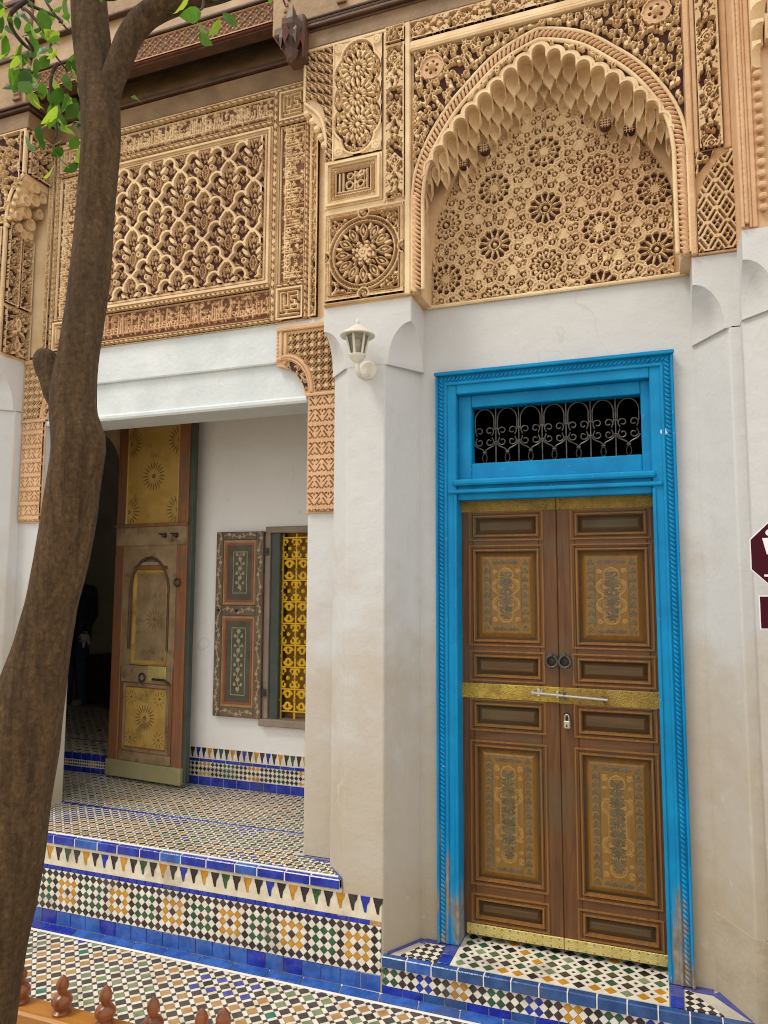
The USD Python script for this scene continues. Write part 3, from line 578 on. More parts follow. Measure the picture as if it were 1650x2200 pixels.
def emit(parent, tiles, names=300, name='tile', rank=None):
    """tiles: (mesh, material key). The first (largest seen) as single prims, the rest as one stuff part per colour."""
    tiles = sorted(tiles, key=lambda t: -t[2]) if rank else tiles
    for t in tiles[:names]: obj(name, t[0], T[t[1]], parent)
    rest = {}
    for t in tiles[names:]: rest.setdefault(t[1], []).append(t[0])
    for k, ms in rest.items(): obj(f'small_{k}_tiles', cat(ms), T[k], parent, kind='stuff')
H2 = (1, 0, 0), (0, 1, 0)
def seen(x, y, z):
    d = np.array([x, y, z]) - EYE; c = d @ np.array(FW); u, v = d @ np.array(RT) / c, d @ np.array(DN) / c
    return (1. / c ** 2 * abs(d[2]) / c) if abs(u) < .54 and abs(v) < .715 and c > 0 else 0.
def basket(O, planes, bounds, p1, p2, seed, dark=.5, blues=0.):
    """The floor weave, turned 45 degrees: long coloured pieces, white squares, white slips and small dark squares."""
    rg = random.Random(seed); e1, e2 = np.array([1, 1.]) / math.sqrt(2), np.array([1, -1.]) / math.sqrt(2); out = []
    a1, a2 = p1 * .69, p2 * .70; c0 = np.array([(bounds[0] + bounds[2]) / 2, (bounds[1] + bounds[3]) / 2]); R = .72 * math.hypot(bounds[2] - bounds[0], bounds[3] - bounds[1])
    for i in range(-int(R / p1), int(R / p1) + 1):
        for j in range(-int(R / p2), int(R / p2) + 1):
            b = c0 + i * p1 * e1 + j * p2 * e2
            if not (bounds[0] - .1 < b[0] < bounds[2] + .1 and bounds[1] - .1 < b[1] < bounds[3] + .1): continue
            w = meshkit.noise([b[0] * 2.6, b[1] * 2.6, seed]) ; w2 = meshkit.noise([b[0] * 5, b[1] * 5, seed + 9.])
            if (i - j) % 2: col = 'dark' if rg.random() < .9 else 'black'
            else: col = 'violet' if blues and w2 > 1 - blues else ('tan' if (w + rg.uniform(-.12, .12)) > .5 else 'sage') if rg.random() < .93 else rg.choice(('teal', 'gold', 'tan'))
            for u0, u1, v0, v1, k in ((0, a1, 0, a2, col), (a1, p1, 0, a2, 'white' if rg.random() < .7 else 'cream'), (0, a1, a2, p2, 'white' if rg.random() < .75 else 'cream'), (a1, p1, a2, p2, 'dark')):
                q = [tuple(b + u * e1 + v * e2) for u, v in ((u0, v0), (u0, v1), (u1, v1), (u1, v0))]; q = clip(q, planes)
                if q: out.append((tile(q, O, *H2, -.006, 0., .0011), k, (seen(*q[0], O[2]) if k == col else 0.)))
    return out

gnd = thing('ground', 'plain beige paving carrying on beyond the tiled walk', 'ground', kind='structure')
obj('paving_sheet', bx(-60, -60, -.08, 60, 0, -.012), M['paving'], gnd)
cf = thing('courtyard_floor', 'courtyard walk of woven tan, green, dark and white mosaic tiles beside the blue tile border', 'floor', kind='structure')
obj('mortar_bed', bx(-4.6, -1.5, -.011, 2.6, -.004, -.0035), M['grout'], cf)
tl = basket((0, 0, 0), [(0, 1, -.084), (0, -1, 1.42), (-1, 0, 4.5), (1, 0, 2.5)], (-4.5, -1.42, 2.5, -.084), .0612, .0585, 4, blues=.17)
emit(cf, tl, 300, rank=True)
obj('white_fillet', bx(-4.6, -.082, -.004, 2.6, -.068, .0015, .002), M['grout_white'], cf)
x, k = -4.6, 0
while x < 2.5:
    L = TR.uniform(.17, .20); sk = .012
    obj('border_tile', tile([(x + sk, -.066), (x + L - .003 + sk, -.066), (x + L - .003, -.004), (x, -.004)], (0, 0, 0), *H2, -.004, .002, .001), T['mid_blue' if TR.random() < .85 else 'blue'], cf); x += L

# ------------------------------------------------------------------ raised porch with its tiled riser
pp = thing('porch_platform', 'raised porch platform faced with blue, merlon and diamond mosaic tiles', 'platform', kind='structure')
Zp = .448
plan = Polygon([(-4.4, .012), (-.195, .012), (-.315, .15), (-.315, .22), (-.45, .22), (-.45, 1.09), (-4.4, 1.09)])
obj('core', xy(plan, -.01, Zp - .006), M['grout'], pp)
FV = (1, 0, 0), (0, 0, 1)
def wall_tile(pts, y, back=.004, face=.004, inset=.0009, Ux=FV[0], O=None): return tile(pts, O or (0, y, 0), Ux, FV[1], -back, face, inset)
obj('riser_bed', bx(-4.4, .006, 0, -.001, .02, .4), M['grout_white'], pp)
x = -.197
for i in range(26):                                                   # blue nosing: each tile turns over the edge
    L = TR.uniform(.118, .160) if i else .15
    a, b = x - L + .0035, x; col = 'blue' if TR.random() < .9 else 'mid_blue'
    o = obj('nosing_tile', bx(a, -.016, .405, b, .012, Zp - .001, .0035), T[col], pp, smooth=25); x -= L
obj('nosing_mortar', bx(-4.4, -.0135, .4055, -.197, .014, Zp - .0035), M['grout_white'], pp)
obj('cream_fillet', bx(-4.4, -.006, .388, -.19, .0125, .4035, .003), T['cream'], pp)
obj('edge_fillet', bx(-4.4, .0125, Zp - .004, -.215, .024, Zp + .002, .0015), M['grout_white'], pp)
seq = ['gold', 'black', 'green', 'black', 'gold', 'black', 'blue', 'black']
mer = [(-.5, 0), (.5, 0), (.42, -.30), (.30, -.42), (.20, -.55), (.10, -1), (-.10, -1), (-.20, -.55), (-.30, -.42), (-.42, -.30)]
pm_, zt = .0595, .391
for i in range(60):
    c = -.018 - i * pm_; zt_ = zt if c < -.21 else .363 - (c + .21) * .05
    pts = [(c + u * pm_ * .82, zt + v * .070) for u, v in mer]; pts = [p for p in clip(pts, [(0, 1, .3905)])]
    obj('merlon_tile', tile(pts[::-1], (0, 0, 0), *FV, -.006, .003), T[seq[(i + 5) % 8]], pp)
obj('merlon_ground', bx(-4.4, -.0012, .2935, -.001, .006, .389), T['cream'], pp)
for i in range(84): a = -.004 - i * .052; obj('blue_slip', wall_tile([(a - .0505, .273), (a, .273), (a, .2925), (a - .0505, .2925)], 0), T['blue'] if i else T['tan'], pp)
P0, z0 = .0405, .0725
whites, cols = [], []
for i in range(108):
    for j in range(5):
        c, z = -.114 + (8 - i) * P0 + 0., z0 + (j + .5) * P0
        if c > P0 * .4: continue
        m = (i - 8) % 8; m = (m + 1) % 8                           # 0..2 gold ring, 3 black, 4..6 green ring, 7 black
        col = 'black' if j in (0, 4) or m in (3, 7) else ('gold' if m <= 2 else 'green')
        if (m in (1, 5)) and j == 2: col = 'brown' if m == 1 else 'black'
        if col == 'black' and TR.random() < .25: col = 'brown'
        h = P0 / 2; q = clip([(c - h, z), (c, z - h), (c + h, z), (c, z + h)], [(1, 0, -.002)])
        if q: cols.append((wall_tile(q, 0), col, 1. / (abs(c - .5) + 3)))
        for zz in ([z + h] if j < 4 else [z + h, z0]):
            q = clip([(c, zz), (c + h, zz - h), (c + P0, zz), (c + h, zz + h)], [(1, 0, -.002), (0, 1, .2725), (0, -1, -z0)])
            if q: whites.append((wall_tile(q, 0), 'white' if TR.random() < .8 else 'cream', 1. / (abs(c - .5) + 3)))
emit(pp, cols, 300, 'diamond_tile', True); emit(pp, whites, 300, 'white_tile', True)
for i in range(46): a = -.006 - i * .0945; obj('base_tile', wall_tile([(a - .092, .003), (a, .003), (a, .071), (a - .092, .071)], 0, face=.0035), T['blue' if TR.random() < .4 else 'mid_blue'], pp)
# platform top, threshold line and porch floor
tl = basket((0, 0, Zp), [(0, -1, -.026), (0, 1, .458), (1, 0, -.20), (.94, .66, -.185), (-1, 0, 4.3)], (-4.3, .026, -.2, .458), .0425, .041, 6, blues=.30)
tl = [t for t in tl if not (t[0][0][:, 0].max() > -.508 and t[0][0][:, 1].max() > .185)]
emit(pp, tl, 0)
obj('threshold_line', bx(-4.2, .461, Zp - .006, -.495, .478, Zp + .0005, .001), T['blue'], pp)
for pts in ([(-.508, .172), (-.305, .172), (-.305, .186), (-.508, .186)], [(-.3, .115), (-.205, -.002), (-.193, .004), (-.288, .121)]): obj('violet_edging', tile(pts, (0, 0, Zp), *H2, -.006, .0012), T['violet'], pp)
tl = basket((0, 0, Zp), [(0, -1, -.481), (0, 1, 1.085), (1, 0, -.13), (-1, 0, 4.3)], (-4.3, .481, -.13, 1.085), .0425, .041, 8, blues=.03)
emit(pp, tl, 0); obj('porch_bed', bx(-.6, .47, .1, -.06, 1.09, Zp - .0055), M['grout'], pp)

# ------------------------------------------------------------------ the step under the blue-framed door
ds = thing('door_step', 'low tiled step with blue nosing in front of the blue framed double door', 'step', kind='structure')
Zs = .16
plan = Polygon([(0.0, .012), (1.53, .012), (1.36, .215), (1.2, .34), (.27, .34), (.115, .205)])
obj('core', xy(plan, -.01, Zs - .006), M['grout'], ds); obj('riser_bed', bx(.002, .006, 0, 1.56, .02, .12), M['grout_white'], ds)
for i in range(14): a = .004 + i * .1125; obj('nosing_tile', bx(a, -.016, .114, a + .1095, .018, Zs - .001, .0035), T['steel_blue' if TR.random() < .8 else 'mid_blue'], ds, smooth=25)
obj('nosing_mortar', bx(.003, -.0135, .1145, 1.575, .014, Zs - .0035), M['grout_white'], ds)
seq2 = ['green', 'green', 'brown', 'black', 'blue', 'blue', 'black', 'brown', 'gold', 'gold', 'black', 'black']; h = .0193
for i in range(41):
    for j in range(2):
        c, z = .0193 + i * .0386, .0355 + h + j * .0386
        obj('diamond_tile', wall_tile([(c - h, z), (c, z - h), (c + h, z), (c, z + h)], 0), T[seq2[i % 12]], ds)
        for zz in ((z + h, z - h) if j == 0 else (z + h,)):
            q = clip([(c, zz), (c + h, zz - h), (c + 2 * h, zz), (c + h, zz + h)], [(0, 1, .1125), (0, -1, -.0355)])
            if q: obj('white_tile', wall_tile(q, 0), T['white'], ds)
for i in range(17): a = .002 + i * .094; obj('base_tile', wall_tile([(a, .002), (a + .0915, .002), (a + .0915, .0345), (a, .0345)], 0, face=.0035), T['blue' if TR.random() < .75 else 'steel_blue'], ds)
# top of the step: a star-and-cross field between two blue strips, chequers in the wings
u = .0615; fld = []
for i in range(14):
    for j in range(5):
        c, y = .336 + i * u, .052 + j * u
        col = 'gold' if (j == 0 and i % 3 != 2 and i > 1) or (i + j) % 7 == 0 and TR.random() < .6 else ('green' if (i + 2 * j) % 5 in (1, 2) else 'black')
        if (i * 5 + j * 3) % 11 == 0: col = 'sage'
        P8 = [(c + r * math.cos(a), y + r * math.sin(a)) for a, r in ((k * PI / 4, .0275 if k % 2 == 0 else .0195) for k in range(8))]
        q = clip(P8, [(0, 1, .325), (0, -1, -.027), (-1, 0, -.318), (1, 0, 1.165)])
        if q: obj('star_tile', tile(q, (0, 0, Zs), *H2, -.006, .001), T[col], ds)
        for dx, dy in ((u / 2, u / 2),):
            cx, cy = c + dx, y + dy; r = .0105
            q = clip([(cx - r, cy), (cx, cy - r), (cx + r, cy), (cx, cy + r)], [(0, 1, .325), (0, -1, -.027), (1, 0, 1.165)])
            if q: obj('small_black_tile', tile(q, (0, 0, Zs), *H2, -.006, .001), T['black'], ds)
obj('white_field', bx(.300, .020, Zs - .006, 1.168, .335, Zs - .0005), T['white'], ds)
for a, b in ((.245, .297), (1.171, 1.222)):
    for y0, y1 in ((.020, .095), (.098, .172), (.175, .26)): obj('strip_tile', tile([(a, y0), (b, y0), (b, y1), (a, y1)], (0, 0, Zs), *H2, -.006, .001), T['blue' if y0 < .05 else 'violet'], ds)
for sgn, x0, x1 in ((-1, .03, .243), (1, 1.224, 1.50)):
    pl = [(1, 0, .241), (-1.86, 1, -.125), (0, -1, -.022), (0, 1, .165)] if sgn < 0 else [(-1, 0, -1.226), (.78, .62, 1.075), (0, -1, -.022), (0, 1, .165)]
    for i in range(-2, 12):
        for j in range(-2, 12):
            c, y = x0 - .02 + i * .0386, .03 + j * .0386; hh = .0193
            for cx, cy, col in ((c, y, 'black'), (c + hh, y + hh, 'white')):
                q = clip([(cx - hh, cy), (cx, cy - hh), (cx + hh, cy), (cx, cy + hh)], pl)
                if q: obj('chequer_tile', tile(q, (0, 0, Zs), *H2, -.006, .001), T[col], ds)
for pts in ([(.010, .022), (.028, .022), (.130, .198), (.112, .204)], [(.12, .168), (.243, .168), (.243, .21), (.14, .21)], [(1.224, .168), (1.335, .168), (1.335, .225), (1.224, .225)], [(1.33, .168), (1.455, .022), (1.50, .022), (1.36, .20)]): obj('violet_edging', tile(pts, (0, 0, Zs), *H2, -.006, .0012), T['violet'], ds)

# ------------------------------------------------------------------ pillars
AXIS = -1.365
def rnd(poly, r=.010): return poly.buffer(-r).buffer(2 * r, quad_segs=3).buffer(-r, quad_segs=3)
def stop_cut(cx, cy, ax, ay, z0, h, lip=.012):
    """Cutter for a lamb's-tongue chamfer stop at the square corner (cx, cy); chamfer ends at (cx+ax, cy) and (cx, cy+ay)."""
    a, b = np.array([cx + ax, cy]), np.array([cx, cy + ay]); t = (b - a) / np.linalg.norm(b - a); n = np.array([t[1], -t[0]]); 
    if np.dot(n, np.array([cx, cy]) - a) < 0: n = -n
    D = float(np.dot(np.array([cx, cy]) - a, n)); D1 = D - lip; pr = [(D + .05, -.001), (lip, -.001)]
    for k in range(13): th = k / 12 * PI / 2; pr.append((D - D1 * math.cos(th), h * math.sin(th)))
    pr.append((D + .05, h)); m = (a + b) / 2
    v, f = [], []; N = len(pr); W = .5
    t3 = trimesh.creation.extrude_polygon(Polygon(pr), 1.0, engine='earcut'); q = np.array(t3.vertices)
    P = np.c_[m[0] + n[0] * q[:, 0] + t[0] * (q[:, 2] - .5), m[1] + n[1] * q[:, 0] + t[1] * (q[:, 2] - .5), z0 + q[:, 1]]
    r = trimesh.Trimesh(P, t3.faces, process=True)
    if r.volume < 0: r.invert()
    return mani(r)
def pillar_body(parent, x0, x1, yf, yb, zb, chl=None, chr_=None, z_stop=2.79, z_top=3.10, hs=.195):
    """White shaft with chamfered corners under a square head."""
    p = [(x0, yb)]
    p += [(x0, yf + chl[1]), (x0 + chl[0], yf)] if chl else [(x0, yf)]
    p += [(x1 - chr_[0], yf), (x1 - (.0 if chr_[1] < .2 else .02), yf + chr_[1])] if chr_ else [(x1, yf)]
    p += [(x1 - (.02 if chr_ and chr_[1] >= .2 else 0), yb)]
    obj('shaft', xy(rnd(Polygon(p), .012), zb, z_stop + .004), M['plaster'], parent, smooth=35)
    head = m3.Manifold.extrude(m3.CrossSection([np.array(rnd(sbox(x0, yf, x1, yb), .006).exterior.coords[:-1])[::-1] if not rnd(sbox(x0, yf, x1, yb), .006).exterior.is_ccw else np.array(rnd(sbox(x0, yf, x1, yb), .006).exterior.coords[:-1])]), z_top - z_stop).translate((0, 0, z_stop))
    if chl: head = head - stop_cut(x0, yf, chl[0], chl[1], z_stop, hs)
    if chr_: head = head - stop_cut(x1, yf, -chr_[0], chr_[1], z_stop, hs)
    obj('head', head, M['plaster'], parent, smooth=25)
def mirror_mesh(m):
    v, f, _ = meshkit.arrays(m); return (np.c_[2 * AXIS - v[:, 0], v[:, 1:]], np.asarray(f)[:, ::-1])

# the pillar between the porch and the door
p1 = thing('pillar', 'white chamfered pillar with carved stucco top between porch and blue framed door, carrying the wall lamp', 'pillar')
pillar_body(p1, -.315, .135, 0., .5, .0, (.13, .135), (.13, .205))
def carved_pillar(par, x0):
    """The carved face over the head, from its left edge x0."""
    up = Polygon([(x0, 3.10), (x0 + .450, 3.10), (x0 + .450, 4.48), (x0 - .125, 4.48), (x0 - .125, 4.20), (x0 - .118, 4.165), (x0 - .085, 4.135), (x0 - .070, 4.09), (x0 - .030, 4.05), (x0 - .012, 3.99), (x0, 3.93)])
    obj('carved_block', xz(up, .004, .5), M['stucco'], par)
    F = lambda a, b, c, d, fn, **k: facade(par, x0 + a, b, x0 + c, d, .004, fn, **k)
    F(.012, 3.128, .418, 3.566, medallion); obj('moulding', frame_xz(x0 + .002, 3.112, x0 + .430, 3.578, .012, -.014, .004), M['stucco_pale'], par)
    F(.030, 3.632, .278, 3.818, smallscript, depth=.014); obj('moulding', frame_xz(x0 + .002, 3.604, x0 + .305, 3.846, .030, -.022, .004), M['stucco_pale'], par)
    F(.050, 3.858, .302, 4.462, cartouche, depth=.020, m='stucco_pale', cell=.0033)
    hm = Polygon([(.0, 0), (.050, 0), (.050, .60), (-.105 + .0, .60), (-.105, .355), (-.06, .345), (-.018, .30), (.0, .23), (.012, .13)])
    carve(par, (x0 - .125, .004, 3.858), X, Z_, .17, .61, hatch, mask=Polygon([(u + .125 - .004, v + .004) for u, v in hm.exterior.coords]).intersection(sbox(0, 0, .17, .61)), depth=.014)
    for m in (bx(x0 - .125, -.012, 4.20, x0 - .112, .004, 4.48, .003), bx(x0 + .039, -.012, 3.85, x0 + .049, .004, 4.47, .003)): obj('moulding', m, M['stucco_pale'], par)
    c = spline([(x0 - .118, -.004, 4.195), (x0 - .085, -.004, 4.165), (x0 - .035, -.004, 4.11), (x0 - .006, -.004, 4.03), (x0 + .004, -.004, 3.93)], 24); obj('bracket_curve', tube(c, .008), M['stucco_pale'], par, smooth=True)
    for k in range(5):
        t = k / 4; c = (x0 - .105 + .10 * t ** .8, .05, 4.155 - .19 * t); obj('bracket_cusp', bx(c[0] - .026, .0, c[1 + 1] - .022, c[0] + .012, .2, c[2] + .012, .010), M['stucco_pale'], par)
    F(.325, 3.588, .421, 4.375, lambda p, w, h: scrolls(p, w, h, .262, .009, .1)); F(.325, 4.392, .421, 4.474, arab(4, 9, .014, .022, border=.004))
    for m in (bx(x0 + .312, -.010, 3.585, x0 + .324, .004, 4.48, .003), bx(x0 + .422, -.018, 3.11, x0 + .450, .004, 4.48, .005), bx(x0 + .324, -.010, 4.377, x0 + .422, .004, 4.390, .003), bx(x0 - .125, -.012, 4.464, x0 + .45, .004, 4.48, .003), bx(x0 + .01, -.006, 3.566, x0 + .43, .004, 3.604, .002)): obj('moulding', m, M['stucco_pale'], par)
carved_pillar(p1, -.315)

# the pillar at the far left, beyond the porch: the same one mirrored
p4 = thing('pillar', 'white pillar with carved stucco top and niche at left edge, partly behind the tree trunk', 'pillar')
xL = 2 * AXIS + .315                                                  # its right edge
pillar_body(p4, xL - .45, xL, 0., .5, .0, (.13, .135), (.13, .135))
up = Polygon([(xL, 3.10), (xL - .45, 3.10), (xL - .45, 4.48), (xL + .125, 4.48), (xL + .125, 4.20), (xL + .118, 4.165), (xL + .085, 4.135), (xL + .070, 4.09), (xL + .030, 4.05), (xL + .012, 3.99), (xL, 3.93)])
obj('carved_block', xz(up, .004, .5), M['stucco'], p4)
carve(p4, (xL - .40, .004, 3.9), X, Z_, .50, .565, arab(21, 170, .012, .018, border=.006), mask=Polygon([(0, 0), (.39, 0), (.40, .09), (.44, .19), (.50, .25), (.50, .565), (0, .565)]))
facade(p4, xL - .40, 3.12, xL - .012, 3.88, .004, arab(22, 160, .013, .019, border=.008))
for m in (bx(xL + .108, -.014, 4.2, xL + .127, .004, 4.48, .004), bx(xL - .014, -.014, 3.1, xL + .002, .004, 3.95, .004), bx(xL - .42, -.012, 4.464, xL + .127, .004, 4.48, .003)): obj('moulding', m, M['stucco_pale'], p4)
c = spline([(xL + .118, -.004, 4.195), (xL + .085, -.004, 4.165), (xL + .035, -.004, 4.11), (xL + .006, -.004, 4.03), (xL - .004, -.004, 3.93)], 24); obj('bracket_curve', tube(c, .010), M['stucco_pale'], p4, smooth=True)
S = (0, 1, 0), (0, 0, 1)                                              # the side that faces right
carve(p4, (xL + .125, .01, 4.20), *S, .19, .27, arab(23, 40, .014, .022, border=.005))
carve(p4, (xL, .01, 3.12), *S, .185, .28, lambda p, w, h: (curls(p, w, h, 60, .009, .013, .005, 9), p.rect(0, 0, .008, h), p.rect(w - .008, 0, w, h), [(p.petal(w / 2, v, PI / 2, .085, .052), p.petal(w / 2, v + .014, PI / 2, .055, .024, 120), p.spiral(w / 2 - .048, v + .02, .016, 0, 1.1, .007), p.spiral(w / 2 + .048, v + .02, .016, PI, -1.1, .007), p.petal(w / 2, v + .005, -.5, .06, .018), p.petal(w / 2, v + .005, PI + .5, .06, .018)) for v in (.02, .15)]))
carve(p4, (xL, .01, 3.42), *S, .085, .50, arab(24, 44, .013, .019, .006, border=.006)); carve(p4, (xL, .105, 3.42), *S, .085, .44, arab(25, 38, .013, .019, .006, border=.006))
obj('side_shaft', tube([(xL + .004, .1, 3.42), (xL + .004, .1, 3.86)], .011), M['stucco_pale'], p4, smooth=True)
for k, (yy, zz, r) in enumerate(((.03, 3.96, .026), (.075, 4.0, .034), (.125, 3.95, .034), (.165, 4.03, .028), (.05, 4.06, .032), (.105, 4.09, .036), (.155, 4.12, .028), (.085, 4.155, .032), (.06, 3.90, .024), (.10, 3.88, .028), (.14, 3.89, .024))):
    a = m3.Manifold.hull_points(np.array([(xL + .002 + dx * (.10 * (zz - 3.84) / .3 + .02), yy + r * math.cos(t), zz + r * 1.15 * math.sin(t)) for dx in (0, 1) for t in np.linspace(0, 2 * PI, 12)[:-1]], np.float32))
    a = a - m3.Manifold.sphere(r * .8, 16).translate((xL + .02 + .10 * (zz - 3.84) / .3 + .012, yy, zz - .004)); obj('stalactite_cell', a, M['stucco'], p4, smooth=30)
for k in range(7): obj('bracket_cusp', bx(xL - .004 + .014 * k, -.012, 3.88 + .042 * k, xL + .016 + .014 * k, .012, 3.906 + .042 * k, .006), M['stucco_pale'], p4)

# the two stepped pillars right of the door
p2 = thing('pillar', 'narrow white chamfered pillar with trellis stucco panel, directly right of the blue door frame', 'pillar')
pillar_body(p2, 1.347, 1.56, 0., .5, .0, (.128, .215), None)
obj('dado', xy(Polygon([(1.33, .5), (1.341, .212), (1.471, -.004), (1.56, -.004), (1.56, .5)]), .0, .46), M['dado'], p2)
obj('carved_block', bx(1.347, .004, 3.10, 1.56, .5, 4.48), M['stucco_orange'], p2)
arc = Polygon([(0, 0), (.15, 0), (.15, .425), (.118, .415), (.075, .375), (.035, .315), (.010, .25), (0, .19)])
carve(p2, (1.375, .004, 3.114), X, Z_, .15, .425, lozenges, mask=arc, depth=.02, label='pierced lozenge trellis panel')
facade(p2, 1.395, 3.555, 1.482, 4.47, .004, lambda p, w, h: scrolls(p, w, h, .235, .0085, .35))
carve(p2, (1.375, .004, 3.44), X, Z_, .075, .11, arab(31, 7, .012, .018), mask=Polygon([(0, 0), (.02, .03), (.075, .095), (.075, .11), (0, .11)]))
for m in (bx(1.3475, -.020, 3.105, 1.372, .004, 4.48, .006), bx(1.373, -.012, 3.545, 1.393, .004, 4.48, .004), bx(1.486, -.008, 3.545, 1.5145, .004, 4.48, .004), bx(1.373, -.010, 3.104, 1.525, .004, 3.113, .002)): obj('moulding', m, M['stucco_orange'], p2)
p3 = thing('pillar', 'foremost white pillar cut by the right picture edge, behind the maroon sign', 'pillar')
pillar_body(p3, 1.515, 2.6, -.190, .5, .0, (.128, .13), None)
obj('dado', xy(Polygon([(1.50, .5), (1.511, -.062), (1.640, -.195), (2.6, -.195), (2.6, .5)]), .0, .46), M['dado'], p3)
obj('carved_block', bx(1.515, -.186, 3.10, 2.6, .5, 4.48), M['stucco_orange'], p3)
obj('rope_moulding', rope([(1.534, -.196, z) for z in np.linspace(3.12, 4.47, 260)], .0085, .024, .16, 2, 8), M['stucco_orange'], p3, smooth=True)
for a, b, c in ((1.515, 1.526, .020), (1.542, 1.552, .014), (1.552, 1.572, .008)): obj('moulding', bx(a, -.186 - c, 3.105, b, -.186, 4.48, .004), M['stucco_orange'], p3)
for k in range(13): obj('dentil', bx(1.578, -.215, 3.16 + k * .0445, 1.606, -.186, 3.183 + k * .0445, .006), M['stucco_orange'], p3)
for k in range(9):
    z = 3.73 + k * .085; a = m3.Manifold.hull_points(np.array([(1.575 + (.03 + k * .012) * u, -.186 - .055 * v, z + .085 * w) for u in (0, 1) for v in (0, 1) for w in (0, 1)], np.float32))
    a = a - m3.Manifold.sphere(1., 20).scale((.034 + k * .006, .05, .055)).translate((1.60 + k * .008, -.25, z + .018)); obj('stalactite_cell', a, M['stucco_pale'], p3, smooth=30)
    if k: 
        b = m3.Manifold.cube((.075, .06, .10)).translate((1.61 + k * .012, -.24, z)) - m3.Manifold.sphere(1., 20).scale((.032, .05, .06)).translate((1.645 + k * .012, -.26, z + .03)); obj('stalactite_cell', b, M['stucco'], p3, smooth=30)

# ------------------------------------------------------------------ the arched niche over the door
nw = thing('door_bay_wall', 'white recessed wall around the blue framed door, under the star pattern arch', 'wall')
wallp = sbox(.05, -.01, 1.40, 3.115).difference(sbox(.27, .12, 1.21, 2.72))
obj('wall_face', xz(wallp, .205, .292), M['plaster'], nw)
cx = .745
half = [(.609, 3.578), (.604, 3.63), (.594, 3.70), (.562, 3.796), (.505, 3.902), (.414, 4.023), (.32, 4.113), (.224, 4.193), (.11, 4.249), (.0, 4.282)]
H_ = np.array(spline(half, 60)); outer = np.vstack([np.c_[cx + H_[:, 0], H_[:, 1]], np.c_[cx - H_[::-1][1:, 0], H_[::-1][1:, 1]]])
def inset(d): return Polygon(np.vstack([outer, [[cx - .609, 3.0], [cx + .609, 3.0]]])).buffer(-d)
sc = np.array(spline([(.560, 3.60), (.525, 3.70), (.47, 3.80), (.40, 3.885), (.325, 3.96), (.243, 4.025), (.12, 4.115), (.0, 4.185)], 200))
s_ = np.r_[0, np.cumsum(np.linalg.norm(np.diff(sc, axis=0), axis=1))]
def lobes(n, ph, dz, kx):
    """Lobe centres along the pointed curve, on both halves, as (x, z)."""
    out = []
    for i in range(n + 1):
        t = (i + ph) / n * s_[-1]
        if t > s_[-1] + 1e-6 or t < 0: continue
        u, v = np.interp(t, s_, sc[:, 0]), np.interp(t, s_, sc[:, 1]); out += [(cx + u * kx, v - dz)] + ([(cx - u * kx, v - dz)] if u > .02 else [])
    return sorted(out)
L0 = lobes(11, 0., .0, 1.)
hole = unary_union([Polygon(np.vstack([np.c_[cx + sc[:, 0], sc[:, 1] - .042], np.c_[cx - sc[::-1][:, 0], sc[::-1][:, 1] - .042], [[cx - .560, 3.0], [cx + .560, 3.0]]]))] + [unary_union([Point(x, z - .026).buffer(.031), sbox(x - .031, z - .16, x + .031, z - .026)]) for x, z in L0]).intersection(inset(.05))
front = sbox(.135, 3.595, 1.347, 4.365).difference(hole).difference(sbox(.185, 3.0, 1.30, 3.60))
obj('spandrel_plate', xz(front, .004, .040), M['stucco'], nw)
ins_o, ins_r = inset(-.004), inset(.066)
spand = sbox(.148, 3.64, 1.342, 4.306).difference(ins_o)
def region(S): S = shapely.affinity.translate(S, -.135, -3.595); shapely.prepare(S); return S
bosses = ((.245, 4.208), (1.245, 4.208))
for S, sd, n, r0, r1, nm in ((spand, 41, 700, .0125, .019, 'carved_panel'), (ins_r.difference(hole.buffer(.026)).intersection(sbox(.2, 3.75, 1.29, 4.3)), 42, 420, .0085, .013, 'carved_panel')):
    R_ = region(S); Rb = R_.buffer(-.006); shapely.prepare(Rb)
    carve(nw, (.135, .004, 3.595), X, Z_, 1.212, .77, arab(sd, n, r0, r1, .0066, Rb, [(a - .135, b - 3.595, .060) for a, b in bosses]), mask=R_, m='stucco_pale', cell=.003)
for a, b in bosses:                                                    # lobed bosses with a knob and six pierced petals
    sh = unary_union([Point(a + .030 * math.cos(k * PI / 3 + .52), b + .030 * math.sin(k * PI / 3 + .52)).buffer(.030) for k in range(6)] + [Polygon([(a + .064 * math.cos(k * PI / 3), b + .064 * math.sin(k * PI / 3)) for k in range(6)])])
    hl = unary_union([Point(a + .027 * math.cos(k * PI / 3 + .3), b + .027 * math.sin(k * PI / 3 + .3)).buffer(.0085) for k in range(6)])
    o = obj('boss', cat([xz(sh.difference(hl), -.020, .003), xz(sh.difference(sh.buffer(-.006)), -.026, -.0195)]), M['stucco_orange'], nw)
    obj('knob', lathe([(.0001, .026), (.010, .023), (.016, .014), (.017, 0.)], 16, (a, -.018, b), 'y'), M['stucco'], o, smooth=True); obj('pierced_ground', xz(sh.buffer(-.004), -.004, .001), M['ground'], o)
def ring3(d, y): q = inset(d).exterior; n = 420; c = np.array([q.interpolate(t, normalized=True).coords[0] for t in np.linspace(0, 1, n)]); c = c[c[:, 1] > 3.12]; i = np.argmax(np.linalg.norm(np.diff(c, axis=0), axis=1)); c = np.roll(c, -(i + 1), 0) if np.linalg.norm(c[i + 1] - c[i]) > .2 else c; return np.c_[c[:, 0], np.full(len(c), y), c[:, 1]]
obj('arch_rope', beads(ring3(.032, -.0075), (0, -1, 0), .0225, .046, .0155, .013, .95), M['stucco_orange'], nw, smooth=True)
for d, r in ((.006, .0085), (.058, .0095)): obj('arch_fillet', tube(ring3(d, -.006), r), M['stucco_pale'], nw, smooth=True)
